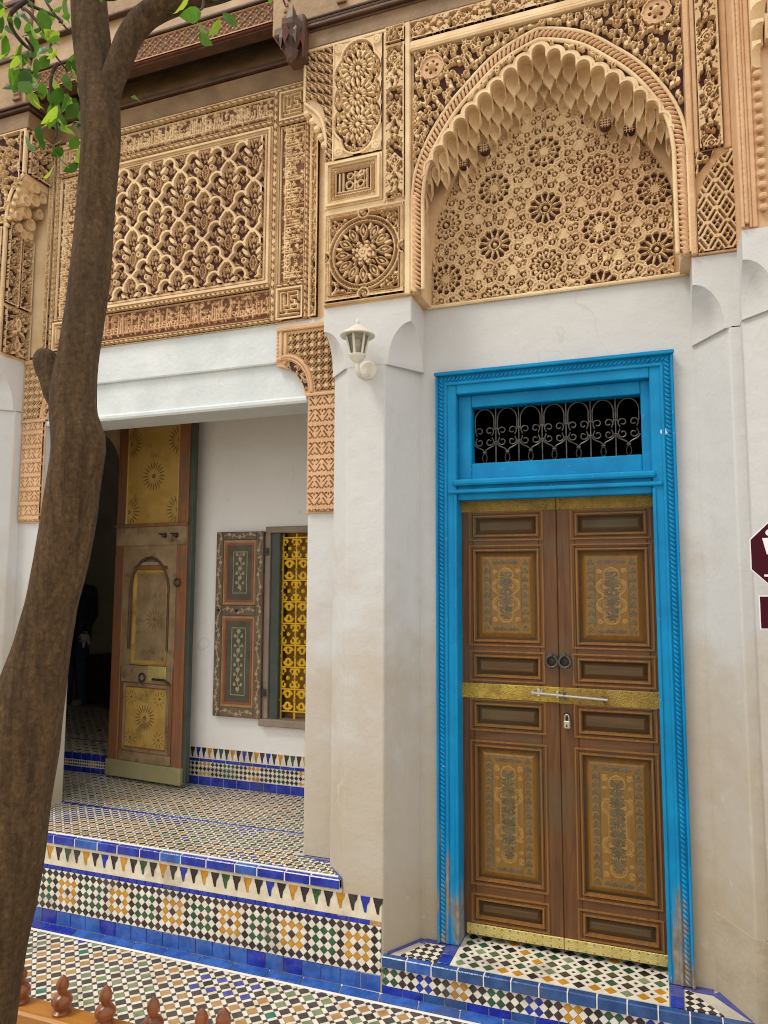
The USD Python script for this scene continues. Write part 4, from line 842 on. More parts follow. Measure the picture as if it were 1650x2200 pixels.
obj('arch_bed', xz(inset(.002).difference(inset(.064)).intersection(sbox(0, 3.13, 2, 5)), -.006, .004), M['ground_tan'], nw)
# the scalloped lip
lip = hole.buffer(.022).difference(hole).intersection(sbox(.19, 3.66, 1.30, 5)); obj('scalloped_lip', xz(lip, -.010, .0045), M['stucco_pale'], nw)
lip = hole.buffer(.009).difference(hole).intersection(sbox(.19, 3.66, 1.30, 5)); obj('scalloped_lip', xz(lip, -.017, -.0095), M['stucco_pale'], nw)
# stalactite cells, tier behind tier
def cell(x0, x1, zt, zb, yf, yb, zc, r, m):
    w = x1 - x0; pts = [(x, y, z) for x in (x0, x1) for y in (yf, yb) for z in (zt, zb + .02)] + [(x0 + w * .5, yf + (yb - yf) * .75, zb - .012), (x0 + w * .5, yb, zb - .02)]
    a = m3.Manifold.hull_points(np.array(pts, np.float32)); xm = (x0 + x1) / 2; rx = min(r, w * .46)
    cut = m3.Manifold.hull_points(np.vstack([np.array([(xm + rx * math.cos(t) * math.cos(q), yf - .004 + (yb - yf) * .80 * math.sin(q), zc + rx * 1.25 * math.sin(t) * math.cos(q)) for t in np.linspace(0, PI, 11) for q in np.linspace(0, PI / 2, 6)]),
                                             np.array([(xm + rx * 1.04 * math.cos(t), yf - .004 + (yb - yf) * .62 * math.sin(t), zb - .06) for t in np.linspace(0, PI, 9)]), np.array([(xm + s * rx, yf - .03, z) for s in (-1, 1) for z in (zc, zb - .06)] + [(xm, yf - .03, zc + rx * 1.25)])]).astype(np.float32))
    return obj('stalactite_cell', a - cut, M[m], nw, smooth=28)
for k, (n, ph, dz, kx) in enumerate(((11, 0., .0, 1.), (11, .5, .038, .965), (11, 0., .074, .93), (11, .5, .108, .90))):
    L = lobes(n, ph, dz, kx); yf, yb = .040 + k * .041, .040 + (k + 1) * .041 + (.004 if k == 3 else 0)
    for i, (x, z) in enumerate(L):
        if (k >= 2 and abs(x - cx) > .43) or (k == 1 and abs(x - cx) > .50): continue
        a = (L[i - 1][0] + x) / 2 if i else x - .035; b = (L[i + 1][0] + x) / 2 if i < len(L) - 1 else x + .035
        a, b = max(a, x - .040), min(b, x + .040)
        if k == 3: a, b = max(a, x - .045), min(b, x + .045)
        cell(a + .001, b - .001, min(z + .10, 4.26), z - .060 + .004 * k, yf - .001 * k, yb, z - .022, .032 - .001 * k, 'stucco' if (i + k) % 3 else 'stucco_pale')
obj('vault_back', xz(inset(.03).difference(Polygon(np.vstack([np.c_[cx + sc[:, 0] * .97, sc[:, 1] - .09], np.c_[cx - sc[::-1][:, 0] * .97, sc[::-1][:, 1] - .09], [[cx - .60, 3.0], [cx + .60, 3.0]]]))), .150, .203), M['stucco'], nw)
for x, z in ((.462, 3.837), (.359, 3.784), (1.017, 3.836), (1.120, 3.791)):
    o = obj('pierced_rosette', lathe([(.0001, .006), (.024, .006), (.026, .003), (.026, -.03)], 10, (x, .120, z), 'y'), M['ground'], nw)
    obj('tracery', cat([bx(x - .022, .1105, z - .002 + k * .012, x + .022, .1139, z + .002 + k * .012) for k in (-1, 0, 1)] + [bx(x - .002 + k * .012, .110, z - .022, x + .002 + k * .012, .1135, z + .022) for k in (-1, 0, 1)]), M['stucco_lace'], o)
# star panel in the arch, its sides, the jamb mouldings
obj('arch_panel_bed', bx(.12, .205, 3.112, 1.37, .45, 4.48), M['stucco'], nw)
st = Polygon([(0, 0), (1.10, 0), (1.10, .58), (.92, .83), (.60, 1.02), (.50, 1.02), (.18, .83), (0, .58)])
carve(nw, (.186, .205, 3.126), X, Z_, 1.10, 1.03, lambda p, w, h: stars(p, w, h, (.735 - .186, 3.523 - 3.126)), mask=st, depth=.017, m='stucco', cell=.0032, label='carved star pattern tympanum')
obj('sill_moulding', bx(.15, .186, 3.108, 1.335, .205, 3.125, .005), M['stucco_pale'], nw)
for s, xa in ((1, .136), (-1, 1.347)):
    obj('reveal', bx(xa, .030, 3.112, xa + s * .040, .204, 3.66), M['stucco'], nw)
    for k in range(13): z = 3.150 + k * .0435; obj('jamb_tooth', m3.Manifold.hull_points(np.array([(xa + s * a, y, z + b) for a, b in ((.010, 0), (.046, .013), (.010, .027)) for y in (-.004, .028)], np.float32)), M['stucco_orange'], nw)
    obj('jamb_rope', rope([(xa + s * .020, -.004, z) for z in np.linspace(3.115, 3.59, 90)], .014, .03, .18, 2, 10), M['stucco_orange'], nw, smooth=True)
    obj('jamb_bed', bx(xa - s * .0005, -.002, 3.112, xa + s * .034, .030, 3.60, .003), M['stucco_orange'], nw)
obj('label_moulding', cat([bx(.135, -.034, 4.312, 1.347, .004, 4.334, .008), bx(.135, -.022, 4.334, 1.347, .004, 4.372, .008)]), M['stucco_pale'], nw)
facade(nw, .140, 4.380, 1.345, 4.470, .004, lambda p, w, h: scrolls_h(p, w, h)); obj('moulding', bx(.1355, -.010, 4.470, 1.3465, .004, 4.480, .003), M['stucco_pale'], nw); obj('band_bed', bx(.136, .004, 4.365, 1.3465, .04, 4.48), M['stucco'], nw)

# ------------------------------------------------------------------ the porch wall: lintel, carved panels
pw = thing('porch_wall', 'carved stucco wall with lobed arch lattice panel over the open porch, resting on a white lintel', 'wall')
obj('lintel', xz(sbox(-2.29, 2.715, -.34, 3.14), .222, .474), M['lintel'], pw)
obj('lintel_band', bx(-2.29, .200, 2.925, -.335, .23, 3.142, .006), M['lintel'], pw); obj('lintel_lip', bx(-2.28, .196, 2.700, -.492, .235, 2.735, .010), M['lintel'], pw)
obj('wall_core', bx(-2.42, .205, 3.14, -.19, .474, 4.48), M['stucco_pale'], pw)
for s in (0, 1):
    mm = (lambda m: mirror_mesh(m)) if s else (lambda m: m); fx = (lambda a: 2 * AXIS - a) if s else (lambda a: a)
    def FB(a, b, c, d, fn, **k):
        a, c = sorted((fx(a), fx(c))); return facade(pw, a, b, c, d, .205, fn, **k)
    obj('jamb', mm(xy(rnd(Polygon([(-.490, .205), (-.300, .205), (-.300, .474), (-.490, .474)]), .008), Zp, 2.72)), M['plaster'], pw, smooth=35)
    obj('jamb_panel_bed', mm(bx(-.493, .196, 2.118, -.318, .206, 2.735, .003)), M['stucco_orange'], pw); a, c = sorted((fx(-.484), fx(-.324))); facade(pw, a, 2.128, c, 2.722, .1965, scales, m='stucco_orange', g='ground_tan', depth=.010, lift=.001, name='carved_strip')
    sp = Polygon([(-.318, 2.738), (-.318, 3.115), (-.675, 3.115), (-.675, 2.905), (-.640, 2.897), (-.575, 2.868), (-.53, 2.81), (-.505, 2.738)])
    obj('spandrel_bed', mm(xz(sp, .188, .22)), M['stucco_orange'], pw)
    tr = Polygon([(-.326, 2.752), (-.326, 3.068), (-.606, 3.068), (-.606, 2.972), (-.545, 2.952), (-.480, 2.885), (-.452, 2.80), (-.447, 2.752)])
    x0 = min(fx(-.606), fx(-.326)); q = shapely.affinity.translate(Polygon([(fx(a), b) for a, b in tr.exterior.coords]), -x0, -2.752); carve(pw, (x0, .188, 2.752), X, Z_, .28, .316, dots, mask=q, depth=.013)
    c = spline([(fx(-.668), .183, 2.935), (fx(-.605), .183, 2.95), (fx(-.535), .183, 2.92), (fx(-.485), .183, 2.85), (fx(-.466), .183, 2.745)], 30)
    for r, d in ((.010, 0), (.006, .020)): obj('bracket_curve', tube(c + np.array([(-1 if s == 0 else 1) * d * .6, .004, -d * .6]), r), M['stucco_orange'], pw, smooth=True)
    x0 = min(fx(-.635), fx(-.487)); q = Polygon([(fx(a) - x0, b - 2.752) for a, b in [(-.635, 2.920), (-.595, 2.925), (-.545, 2.895), (-.505, 2.845), (-.487, 2.77), (-.50, 2.752), (-.52, 2.80), (-.555, 2.853), (-.60, 2.885)]])
    carve(pw, (x0, .188, 2.752), X, Z_, .148, .175, arab(51 + s, 40, .0085, .011, .005), mask=q, depth=.010)
    for m in (bx(-.675, .174, 3.086, -.318, .189, 3.114, .005), bx(-.660, .178, 2.93, -.640, .189, 3.086, .004), bx(-.632, .180, 2.955, -.613, .189, 3.08, .004), bx(-.50, .178, 2.724, -.318, .19, 2.742, .004), bx(-.325, .18, 2.742, -.317, .189, 3.09, .003)): obj('moulding', mm(m), M['stucco_orange'], pw)
    for k in range(9): obj('edge_bead', mm(bx(-.678, .185, 2.915 + k * .020, -.664, .19, 2.927 + k * .020, .003)), M['stucco_orange'], pw)
    # frame of chains, kufic squares and script round the panel
    FB(-.718, 3.146, -.690, 4.462, chain); FB(-.520, 3.146, -.499, 4.462, chain); FB(-.686, 3.330, -.524, 3.352, chain); FB(-.686, 4.247, -.524, 4.268, chain)
    FB(-.682, 3.152, -.524, 3.326, kufic, m='stucco_pale', g='ground_tan'); FB(-.682, 4.272, -.524, 4.438, kufic, m='stucco_pale', g='ground_tan')
    FB(-.676, 3.357, -.526, 4.242, lambda p, w, h: script(p, w, h, 61 + s, True), depth=.010, g='ground_tan', m='stucco_pale', cell=.0032)
    FB(-.482, 3.15, -.445, 4.43, arab(63 + s, 60, .010, .014, .0055, border=.006)); obj('corner_shaft', mm(tube([(-.468, .196, 3.56), (-.468, .196, 4.36)], .007)), M['stucco_pale'], pw, smooth=True); obj('corner_shaft', mm(tube([(-.456, .194, 3.56), (-.456, .194, 4.3)], .005)), M['stucco_pale'], pw, smooth=True)
    for m in (bx(-.692, .192, 3.146, -.684, .206, 4.46, .003), bx(-.525, .192, 3.146, -.519, .206, 4.46, .003), bx(-.499, .188, 3.15, -.485, .206, 4.44, .004)): obj('moulding', mm(m), M['stucco_pale'], pw)
w0, w1 = 2 * AXIS + .720, -.720
facade(pw, w0, 4.440, -.499, 4.464, .205, chain); facade(pw, w0, 4.266, w1, 4.288, .205, chain); facade(pw, w0, 3.146, -.65, 3.166, .205, chain); facade(pw, w0, 3.338, w1, 3.356, .205, chain)
facade(pw, w0, 4.298, w1, 4.432, .205, lambda p, w, h: script(p, w, h, 71), depth=.010, g='ground_tan', m='stucco_pale', cell=.0032)
facade(pw, w0, 3.172, w1, 3.332, .205, lambda p, w, h: script(p, w, h, 72), depth=.010, g='ground_tan', m='stucco_orange', cell=.0032)
obj('panel_moulding', frame_xz(w0 - .002, 3.358, w1 - .004, 4.262, .030, .178, .206), M['stucco_pale'], pw); obj('panel_moulding', frame_xz(w0 + .028, 3.385, w1 - .034, 4.235, .024, .190, .206), M['stucco'], pw)
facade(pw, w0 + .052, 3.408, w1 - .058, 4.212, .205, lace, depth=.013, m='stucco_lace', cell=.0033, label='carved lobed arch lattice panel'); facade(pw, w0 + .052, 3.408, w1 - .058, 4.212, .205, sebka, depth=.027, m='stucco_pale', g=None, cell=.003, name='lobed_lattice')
for m in (bx(w0 - .17, .19, 4.466, -.44, .206, 4.482, .003), bx(w0, .198, 3.1405, -.65, .206, 3.147, .002)): obj('moulding', m, M['stucco_pale'], pw)

# ------------------------------------------------------------------ inside the porch
bw = thing('porch_back_wall', 'white inner porch wall with tiled base, behind the painted door leaf and shutter', 'wall')
aR = spline([(-2.39, 2.10), (-2.385, 2.34), (-2.41, 2.54), (-2.475, 2.745), (-2.59, 2.86), (-2.75, 2.97), (-2.95, 3.03)], 30)
arch = Polygon([(-2.39, .3)] + [tuple(t) for t in aR] + [(-5.9 - a, b) for a, b in aR[::-1]] + [(-3.51, .3)])
winp = sbox(-1.205, .905, -.60, 2.115)
obj('wall_face', xz(sbox(-4.4, .40, -.06, 3.26).difference(arch).difference(winp), 1.09, 1.33), M['plaster_in'], bw)
obj('ceiling', bx(-4.4, .474, 3.22, -.06, 1.33, 3.40), M['plaster_in'], bw); obj('side_wall', bx(-.12, .474, .3, -.06, 1.33, 3.3), M['plaster_in'], bw); obj('side_wall', bx(-4.5, .3, .3, -4.3, 1.33, 3.3), M['plaster_in'], bw); obj('lintel_back', bx(-4.4, .4735, 2.72, -.06, .50, 3.22), M['plaster_in'], bw)
obj('front_infill', bx(-4.4, .40, -.0, 2 * AXIS + .3, .46, 3.2), M['plaster'], bw); obj('front_infill', bx(-.31, .462, .0, -.06, .475, 3.2), M['plaster_in'], bw)
c = np.array([(a + .012, 1.084, b) for a, b in aR]); obj('arch_moulding', tube(c, .014), M['stucco_orange'], bw, smooth=True)
asp = Polygon([tuple(t) for t in aR + [.03, 0]][::-1] + [(-2.36, 2.1), (-2.25, 2.2), (-2.25, 3.2), (-2.95, 3.2)]).buffer(0); obj('arch_spandrel', xz(asp, 1.076, 1.0905), M['stucco_orange'], bw)
for m in (bx(-2.383, 1.07, .58, -2.352, 1.0905, 2.34, .006),): obj('jamb_lining', m, M['plaster'], bw)
seq3 = ['black', 'blue', 'black', 'gold', 'black', 'green', 'black', 'gold', 'black', 'blue', 'black', 'gold']; p = .0435
obj('tile_bed', bx(-1.80, 1.086, Zp, -.12, 1.0905, .692), T['white'], bw)
for i in range(30):
    c = -1.745 + i * p; pts = [(c + u * p * .84, .690 + v * .066) for u, v in mer]
    if c > -.42: break
    obj('merlon_tile', tile(pts[::-1], (0, 1.086, 0), *FV, -.003, .0025), T[seq3[i % 12]], bw)
for i in range(14): a = -1.79 + i * .1; obj('blue_slip', wall_tile([(a, .600), (a + .098, .600), (a + .098, .619), (a, .619)], 1.086), T['blue'], bw)
q3 = .0305
for i in range(47):
    for j in range(3):
        c, z = -1.772 + i * q3, .5235 + j * q3; hh = q3 / 2; m = i % 12
        obj('diamond_tile', wall_tile([(c - hh, z), (c, z - hh), (c + hh, z), (c, z + hh)], 1.086, face=.003), T['black' if m in (0, 1, 2, 6, 7) else 'gold' if m in (3, 4, 5) and j != 1 else 'green' if m > 8 else 'black'], bw)
for i in range(15): a = -1.79 + i * .0965; obj('base_tile', wall_tile([(a, .450), (a + .0945, .450), (a + .0945, .505), (a, .505)], 1.086, face=.004), T['blue'], bw)
ist = thing('passage_step', 'blue tiled step up into the dark passage, left of the painted door leaf', 'step', kind='structure')
obj('core', bx(-3.5, 1.064, .40, -2.392, 1.6, .574), M['grout_white'], ist)
for z0_, z1_, L in ((.450, .487, .083), (.534, .577, .083)):
    for i in range(13): a = -2.396 - i * L; obj('blue_tile', tile([(a - L + .002, z0_), (a, z0_), (a, z1_), (a - L + .002, z1_)], (0, 1.064, 0), *FV, -.004, .004), T['blue'], ist)
for i in range(54):
    for j in range(2):
        c, z = -2.405 - i * .0205, .4995 + j * .0215; obj('square_tile', wall_tile([(c - .0072, z - .0072), (c + .0072, z - .0072), (c + .0072, z + .0072), (c - .0072, z + .0072)], 1.064, face=.002), T['gold' if (i // 3) % 4 == 2 else 'black'], ist)
rf = thing('room_floor', 'shaded mosaic floor of the dark passage behind the porch', 'floor', kind='structure')
obj('bed', bx(-6.2, 1.085, .40, -1.4, 5.6, .569), M['grout'], rf)
for k, (y0, y1) in enumerate(((1.072, 1.43), (1.45, 2.5))):
    emit(rf, basket((0, 0, .575), [(0, -1, -y0), (0, 1, y1), (-1, 0, 4.6), (1, 0, -2.40 if k == 0 else -2.1)], (-4.6, y0, -2.1, y1), .055, .052, 15 + k), 0)
obj('floor_strip', bx(-4.6, 1.432, .565, -2.3, 1.448, .5755), T['violet'], rf)
rm = thing('passage_room', 'dark room seen through the open passage doorway', 'room')
for m in (bx(-6.3, 1.331, .4, -6.2, 5.6, 3.6), bx(-1.5, 1.331, .4, -1.4, 5.6, 3.6), bx(-6.2, 3.5, .4, -1.5, 3.6, 3.5)): obj('wall', m, M['black'], rm)
obj('ceiling', bx(-6.3, 1.331, 3.5, -1.4, 5.6, 3.6), M['black'], rm); obj('front_wall', xz(sbox(-6.3, .4, -4.4, 3.6), 1.331, 1.40), M['black'], rm)
ch = thing('chest', 'dark low wooden chest in the passage room behind the standing person', 'chest', (-3.62, 2.75, .575), -18)
obj('body', bx(-.62, -.2, .05, .62, .25, .42, .01), M['shade_dark_wood'], ch); obj('lid', bx(-.65, -.23, .42, .65, .28, .47, .012), M['shade_dark_wood'], ch)
for a in (-.58, .54): obj('foot', bx(a, -.18, 0, a + .05, .2, .05), M['shade_dark_wood'], ch)
pst = thing('door_leaf', 'dark narrow wooden door leaf ajar at the right of the passage room', 'door', (-3.02, 2.2, .575))
obj('board', bx(-.11, -.02, 0, .11, .02, 1.02, .005), M['shade_dark_wood'], pst); obj('rail', bx(-.10, -.028, .45, .10, -.0195, .52, .003), M['wood_dark'], pst)
# folded-back painted door leaf
lf = thing('door_leaf', 'tall painted door leaf with gilt rosettes and arched wicket, folded back in the porch', 'door', (-2.382, 1.045, .0), -5.5)
W, zb, zt = .64, .492, 3.10; y0, y1 = -.028, .022
for a in (0, W - .085): obj('stile', bx(a, y0, zb, a + .085, y1, zt, .004), M['leaf_brown'], lf)
obj('edge_board', bx(W, y0 + .012, zb - .01, W + .028, y1 + .008, zt, .004), M['green_frame'], lf)
obj('upper_panel', bx(.085, y0 + .012, 2.17, W - .085, y1, zt), M['leaf_ochre'], lf); obj('middle_rail', bx(.012, y0 - .010, 2.02, W - .004, y1, 2.15, .006), M['leaf_grey'], lf); obj('thin_rail', bx(.0, y0 - .014, 2.15, W, y1, 2.172, .004), M['leaf_brown'], lf)
obj('bottom_board', bx(-.006, y0 - .016, zb - .022, W + .01, y1, zb + .085, .005), M['leaf_olive'], lf)
for a in (.085, W - .096): obj('gilt_bead', bx(a, y0 - .004, 2.172, a + .011, y0 + .013, zt, .003), M['leaf_ochre'], lf)
wk = unary_union([sbox(.155, 1.35, .495, 1.72), sbox(.155, 1.30, .495, 1.36), Polygon([(.155, 1.70)] + [(.325 + .170 * math.cos(t), 1.70 + .235 * math.sin(t)) for t in np.linspace(PI, 0, 22)] + [(.495, 1.70)])])
obj('wicket_surround', xz(sbox(.085, 1.20, W - .085, 2.02).difference(wk).difference(sbox(.155, 1.21, .495, 1.36)), y0 + .002, y1), M['leaf_grey'], lf)
c = [(.155, y0, 1.32), (.155, y0, 1.70)] + [(.325 + .172 * math.cos(t), y0, 1.70 + .237 * math.sin(t)) for t in np.linspace(PI, 0, 22)] + [(.495, y0, 1.70), (.495, y0, 1.32)]
obj('wicket_arch', tube(c, .009), M['wood_dark'], lf, smooth=True); obj('wicket_arch', tube([(a, y0 - .004, b) for a, _, b in c[:12]], .006), M['wood_dark'], lf, smooth=True)
for z in (1.62,): obj('arch_notch', bx(.148, y0 - .012, 1.53, .168, y0 + .01, 1.57, .006), M['wood_dark'], lf)
obj('wicket_panel', bx(.15, y0 + .020, 1.2, .50, y1 - .004, 1.95), M['leaf_grey'], lf); obj('wicket_frame', frame_xz(.165, 1.215, .492, 1.86, .030, y0 + .008, y0 + .0205), M['leaf_ochre'], lf); obj('wicket_head', bx(.17, y0 + .002, 1.855, .485, y0 + .02, 1.885, .004), M['door_trim'], lf)
obj('wicket_head', bx(.19, y0 + .004, 1.886, .465, y0 + .02, 1.91, .004), M['greybrown'], lf)
obj('lock_rail', bx(.10, y0 - .006, 1.10, W - .09, y1, 1.21, .004), M['leaf_grey'], lf); obj('lower_panel', bx(.10, y0 + .004, .60, W - .09, y1, 1.10), M['leaf_brown'], lf)
obj('lower_frame', frame_xz(.125, .645, W - .115, 1.09, .020, y0 - .006, y0 + .0045), M['leaf_grey'], lf); obj('painted_panel', bx(.15, y0 - .001, .675, W - .14, y0 + .006, 1.062, .003), M['leaf_ochre'], lf); obj('kick_rail', bx(.10, y0 - .004, .578, W - .09, y1, .64, .004), M['leaf_grey'], lf)
def rosette(x, z, r, y, n=20, lo=0, hi=2 * PI, clipx=None):
    ms = []
    for k in range(n):
        t = lo + (hi - lo) * k / n; ca, sa = math.cos(t), math.sin(t); pts = [(x + ca * u - sa * v, z + sa * u + ca * v) for u, v in ((r * .42, 0), (r * .62, r * .052), (r * .92, r * .025), (r * 1.0, 0), (r * .92, -r * .025), (r * .62, -r * .052))]
        P_ = Polygon(pts); P_ = P_.intersection(clipx) if clipx is not None else P_
        if P_.area > 1e-7: ms.append(xz(P_, y - .0015, y))
    q = Point(x, z).buffer(r * .16); q = q.intersection(clipx) if clipx is not None else q
    if q.area > 1e-7: ms.append(xz(q, y - .0015, y))
    return cat(ms)
cl = sbox(.098, 2.175, W - .098, zt); 
for x, z in ((.32, 2.50), (.32, 2.98), (.098, 2.74), (W - .098, 2.74), (.098, 2.26), (W - .098, 2.26)): obj('painted_rosette', rosette(x, z, .105, y0 + .0125, clipx=cl), M['leaf_dark'], lf)
obj('painted_rosette', rosette(.325, .87, .088, y0 - .0005), M['leaf_dark'], lf); cl = sbox(.16, .685, W - .15, 1.055)
for x, z in ((.20, 1.0), (.45, 1.0), (.20, .735), (.45, .735)): obj('painted_rosette', rosette(x, z, .055, y0 - .0005, 10, clipx=cl), M['leaf_dark'], lf)
obj('painted_rosette', rosette(.36, 1.52, .075, y0 + .0205, 14), M['leaf_dark'], lf)
for a in (.46, .56): o = obj('knocker', lathe([(.0001, .03), (.012, .026), (.016, .012), (.010, .004), (.018, 0)], 14, (a, y0 - .010, 2.085), 'y'), M['iron_dark'], lf, smooth=True); obj('spike', lathe([(.0001, .05), (.006, .03), (.006, .0)], 8, (a - .02, y0 - .012, 2.095), 'y'), M['iron'], o)
def ring_m(x, y, z, r, t, n=24): return tube([(x + r * math.cos(a), y, z + r * math.sin(a)) for a in np.linspace(0, 2 * PI, n + 1)[:-1]], t, 8, True)
obj('ring', ring_m(.575, y0 - .012, 1.77, .024, .005), M['iron_dark'], lf, smooth=True); obj('ring', ring_m(.30, y0 - .016, 1.135, .026, .006), M['iron_dark'], lf, smooth=True)
lk = obj('lock_plate', bx(.345, y0 - .012, 1.115, .50, y0 - .005, 1.215, .003), M['brass_pale'], lf); obj('latch', tube([(.40, y0 - .022, 1.13), (.50, y0 - .022, 1.128), (.54, y0 - .018, 1.105)], .008), M['iron_dark'], lf, smooth=True)
# window and shutter
wn = thing('window', 'inner porch window with a yellow scrolled iron grille, half hidden by the pillar', 'window', (0, 1.09, 0))
obj('casing', cat([bx(-1.222, -.020, 2.095, -.58, .03, 2.135, .004), bx(-1.225, -.020, .908, -1.185, .03, 2.0945, .004), bx(-.615, -.020, .908, -.58, .03, 2.0945, .004)]), M['greybrown'], wn); obj('sill', bx(-1.24, -.040, .862, -.56, .11, .9075, .006), M['greybrown'], wn)
obj('lining', bx(-1.186, -.006, .885, -1.120, .2, 2.095, .004), M['green_frame'], wn); obj('recess', bx(-1.2, .10, .88, -.58, .12, 2.1), M['yellow_reflection'], wn)  # recess backing is painted with the yellow reflection inside the window
def scroll_pts(x, y, z, r, a0, turns, n=20): return [(x + r * (1 - .72 * t) * math.cos(a0 + turns * 2 * PI * t), y, z + r * (1 - .72 * t) * math.sin(a0 + turns * 2 * PI * t)) for t in np.linspace(0, 1, n)]
g0, g1 = -1.118, -.62; yb_ = .035; N_ = 5; dx = (g1 - g0) / N_ * 1.
for i in range(N_ + 1): obj('upright', bx(g0 + i * dx - .006, yb_ - .006, .89, g0 + i * dx + .006, yb_ + .006, 2.09, .002), M['yellow_iron'], wn)
for j in range(9): z = .955 + j * .1385; obj('crossbar', bx(g0, yb_ - .0095, z - .0045, g1, yb_ - .0062, z + .0045, .001), M['yellow_iron'], wn)
for i in range(N_):
    for j in range(8):
        xc, zc = g0 + (i + .5) * dx, .955 + (j + .5) * .1385; ms = []
        if j % 2 == 0:
            for s in (-1, 1):
                for t in (-1, 1): ms.append(tube(scroll_pts(xc + s * .002, yb_, zc + t * .033, .030, PI / 2 * (1 - t) + (0 if s * t > 0 else PI) , s * t * 1.1), .0080, 6))
        else:
            for s in (-1, 1):
                for t in (-1, 1): ms.append(tube(scroll_pts(xc + s * .028, yb_, zc + t * .044, .022, -t * PI / 2, s * t * .95), .0076, 6))
            ms.append(lathe([(.0001, -.014), (.014, -.008), (.014, .008), (.0001, .014)], 8, (xc, yb_, zc)))
        ms.append(lathe([(.0001, -.01), (.010, 0), (.0001, .01)], 8, (xc - dx / 2, yb_ - .008, zc)))
        obj('scroll', cat(ms), M['yellow_iron'], wn, smooth=True)
sh = thing('shutter', 'painted wooden shutter with two flowered panels, open flat against the porch wall', 'shutter', (-1.222, 1.068, 0))
obj('frame', cat([bx(-.358, -.018, .905, -.305, .016, 2.105, .003), bx(-.055, -.018, .905, -.002, .016, 2.105, .003), bx(-.3045, -.018, .905, -.0555, .016, .965, .003), bx(-.3045, -.018, 2.052, -.0555, .016, 2.105, .003), bx(-.3045, -.018, 1.555, -.0555, .016, 1.622, .003)]), M['shutter'], sh)
def vine(n, L, seed):
    def fn(p, w, h):
        rg = random.Random(seed); v = h > w; q = lambda a, b: (b, a) if v else (a, b); LL, SS = max(w, h), min(w, h); k = max(2, int(LL / L))
        p.line([q(LL * i / 40, SS / 2 + SS * .22 * math.sin(i / 40 * k * PI)) for i in range(41)], .004, 200)
        for i in range(k):
            a, b = (i + .5) * LL / k, SS / 2 + SS * .18 * (-1) ** i
            for e in range(5): p.petal(*q(a, b), e * 1.257, .013, .009)
            p.petal(*q(a + LL / k * .4, SS / 2), 1. + i, .018, .008, 210); p.petal(*q(a + LL / k * .4, SS / 2), 4. + i, .018, .008, 210)
    return fn
for a, b, c, d in ((-.356, .91, -.308, 2.10), (-.052, .91, -.004, 2.10), (-.30, .908, -.06, .962), (-.30, 2.055, -.06, 2.102), (-.30, 1.558, -.06, 1.62)): carve(sh, (a, -.0182, b), X, Z_, c - a, d - b, vine(0, .075, int(b * 99)), depth=.0012, m='flower', g='shutter', lift=.0004, name='painted_border')
for b, d in ((.967, 1.553), (1.624, 2.050)):
    obj('panel', bx(-.303, -.006, b, -.057, .012, d), M['shutter_green'], sh); obj('panel_frame', frame_xz(-.304, b, -.056, d, .018, -.016, -.0055), M['shutter_tan'], sh); obj('panel_frame', frame_xz(-.286, b + .018, -.074, d - .018, .016, -.012, -.0055), M['shutter_red'], sh)
    def posy(p, w, h):
        p.line([(w / 2 + .01 * math.sin(i), h * (.04 + .92 * i / 20)) for i in range(21)], .004, 200)
        for e in ([(0.003, 0.003), (w - .003, .003)], [(.003, h - .003), (w - .003, h - .003)], [(.003, .003), (.003, h - .003)], [(w - .003, .003), (w - .003, h - .003)]): p.line(e, .003)
        for z in np.arange(.04, h - .02, .062):
            for e in range(6): p.petal(w / 2, z, e * 1.047, .016, .010)
            for s in (-1, 1): p.spiral(w / 2 + s * .028, z + .03, .011, PI / 2, s * .9, .004); p.petal(w / 2 + s * .015, z + .022, PI / 2 - s, .02, .009, 220)
    carve(sh, (-.234, -.0062, b + .075), X, Z_, .108, d - b - .15, posy, depth=.0014, m='flower', g='shutter_green', lift=.0005, cell=.003, name='painted_posy')
for a in (-.325, -.19): obj('knob', lathe([(.0001, .022), (.008, .018), (.010, .008), (.005, 0)], 10, (a, -.018, 1.588), 'y'), M['iron_dark'], sh, smooth=True)
for z in (1.05, 1.95): obj('hinge', cat([tube([(-.001, -.012, z), (-.001, -.012, z + .05)], .006), bx(-.004, -.014, z, .03, -.0105, z + .045)]), M['iron_dark'], sh)

# ------------------------------------------------------------------ the blue door frame and its transom
bf = thing('door_frame', 'bright blue painted wooden door frame with rope moulding and scrolled iron transom grille', 'door frame')
A0, A1, B1 = .200, 1.268, 2.770
def rail_v(x0, x1, y0, y1, z0, z1, name, b=.004): obj(name, bx(x0, y0, z0, x1, y1, z1, b), M['blue_paint'], bf)
for s, a in ((1, A0), (-1, A1)):
    j = sorted((a, a + s * .100)); rail_v(j[0], j[1], .182, .30, .163, B1 - .0, 'jamb')
    e = sorted((a + s * .001, a + s * .012)); rail_v(e[0], e[1], .166, .1835, .165, B1 - .014, 'jamb_fillet')
    obj('rope_moulding', beads([(a + s * .027, .1815, z) for z in np.linspace(.168, B1 - .035, 300)], (0, -1, 0), .0195, .031, .0135, .0095, .85), M['blue_paint'], bf, smooth=True)
    e = sorted((a + s * .042, a + s * .056)); rail_v(e[0], e[1], .173, .1835, .165, B1 - .05, 'jamb_fillet'); e = sorted((a + s * .086, a + s * .101)); rail_v(e[0], e[1], .176, .1835, .17, 2.18, 'jamb_fillet')
rail_v(A0 + .1005, A1 - .1005, .182, .30, 2.665, B1, 'head'); rail_v(A0 - .004, A1 + .004, .160, .1835, B1 - .012, B1 + .006, 'head_fillet'); rail_v(A0 + .045, A1 - .045, .172, .1835, B1 - .060, B1 - .046, 'head_fillet')
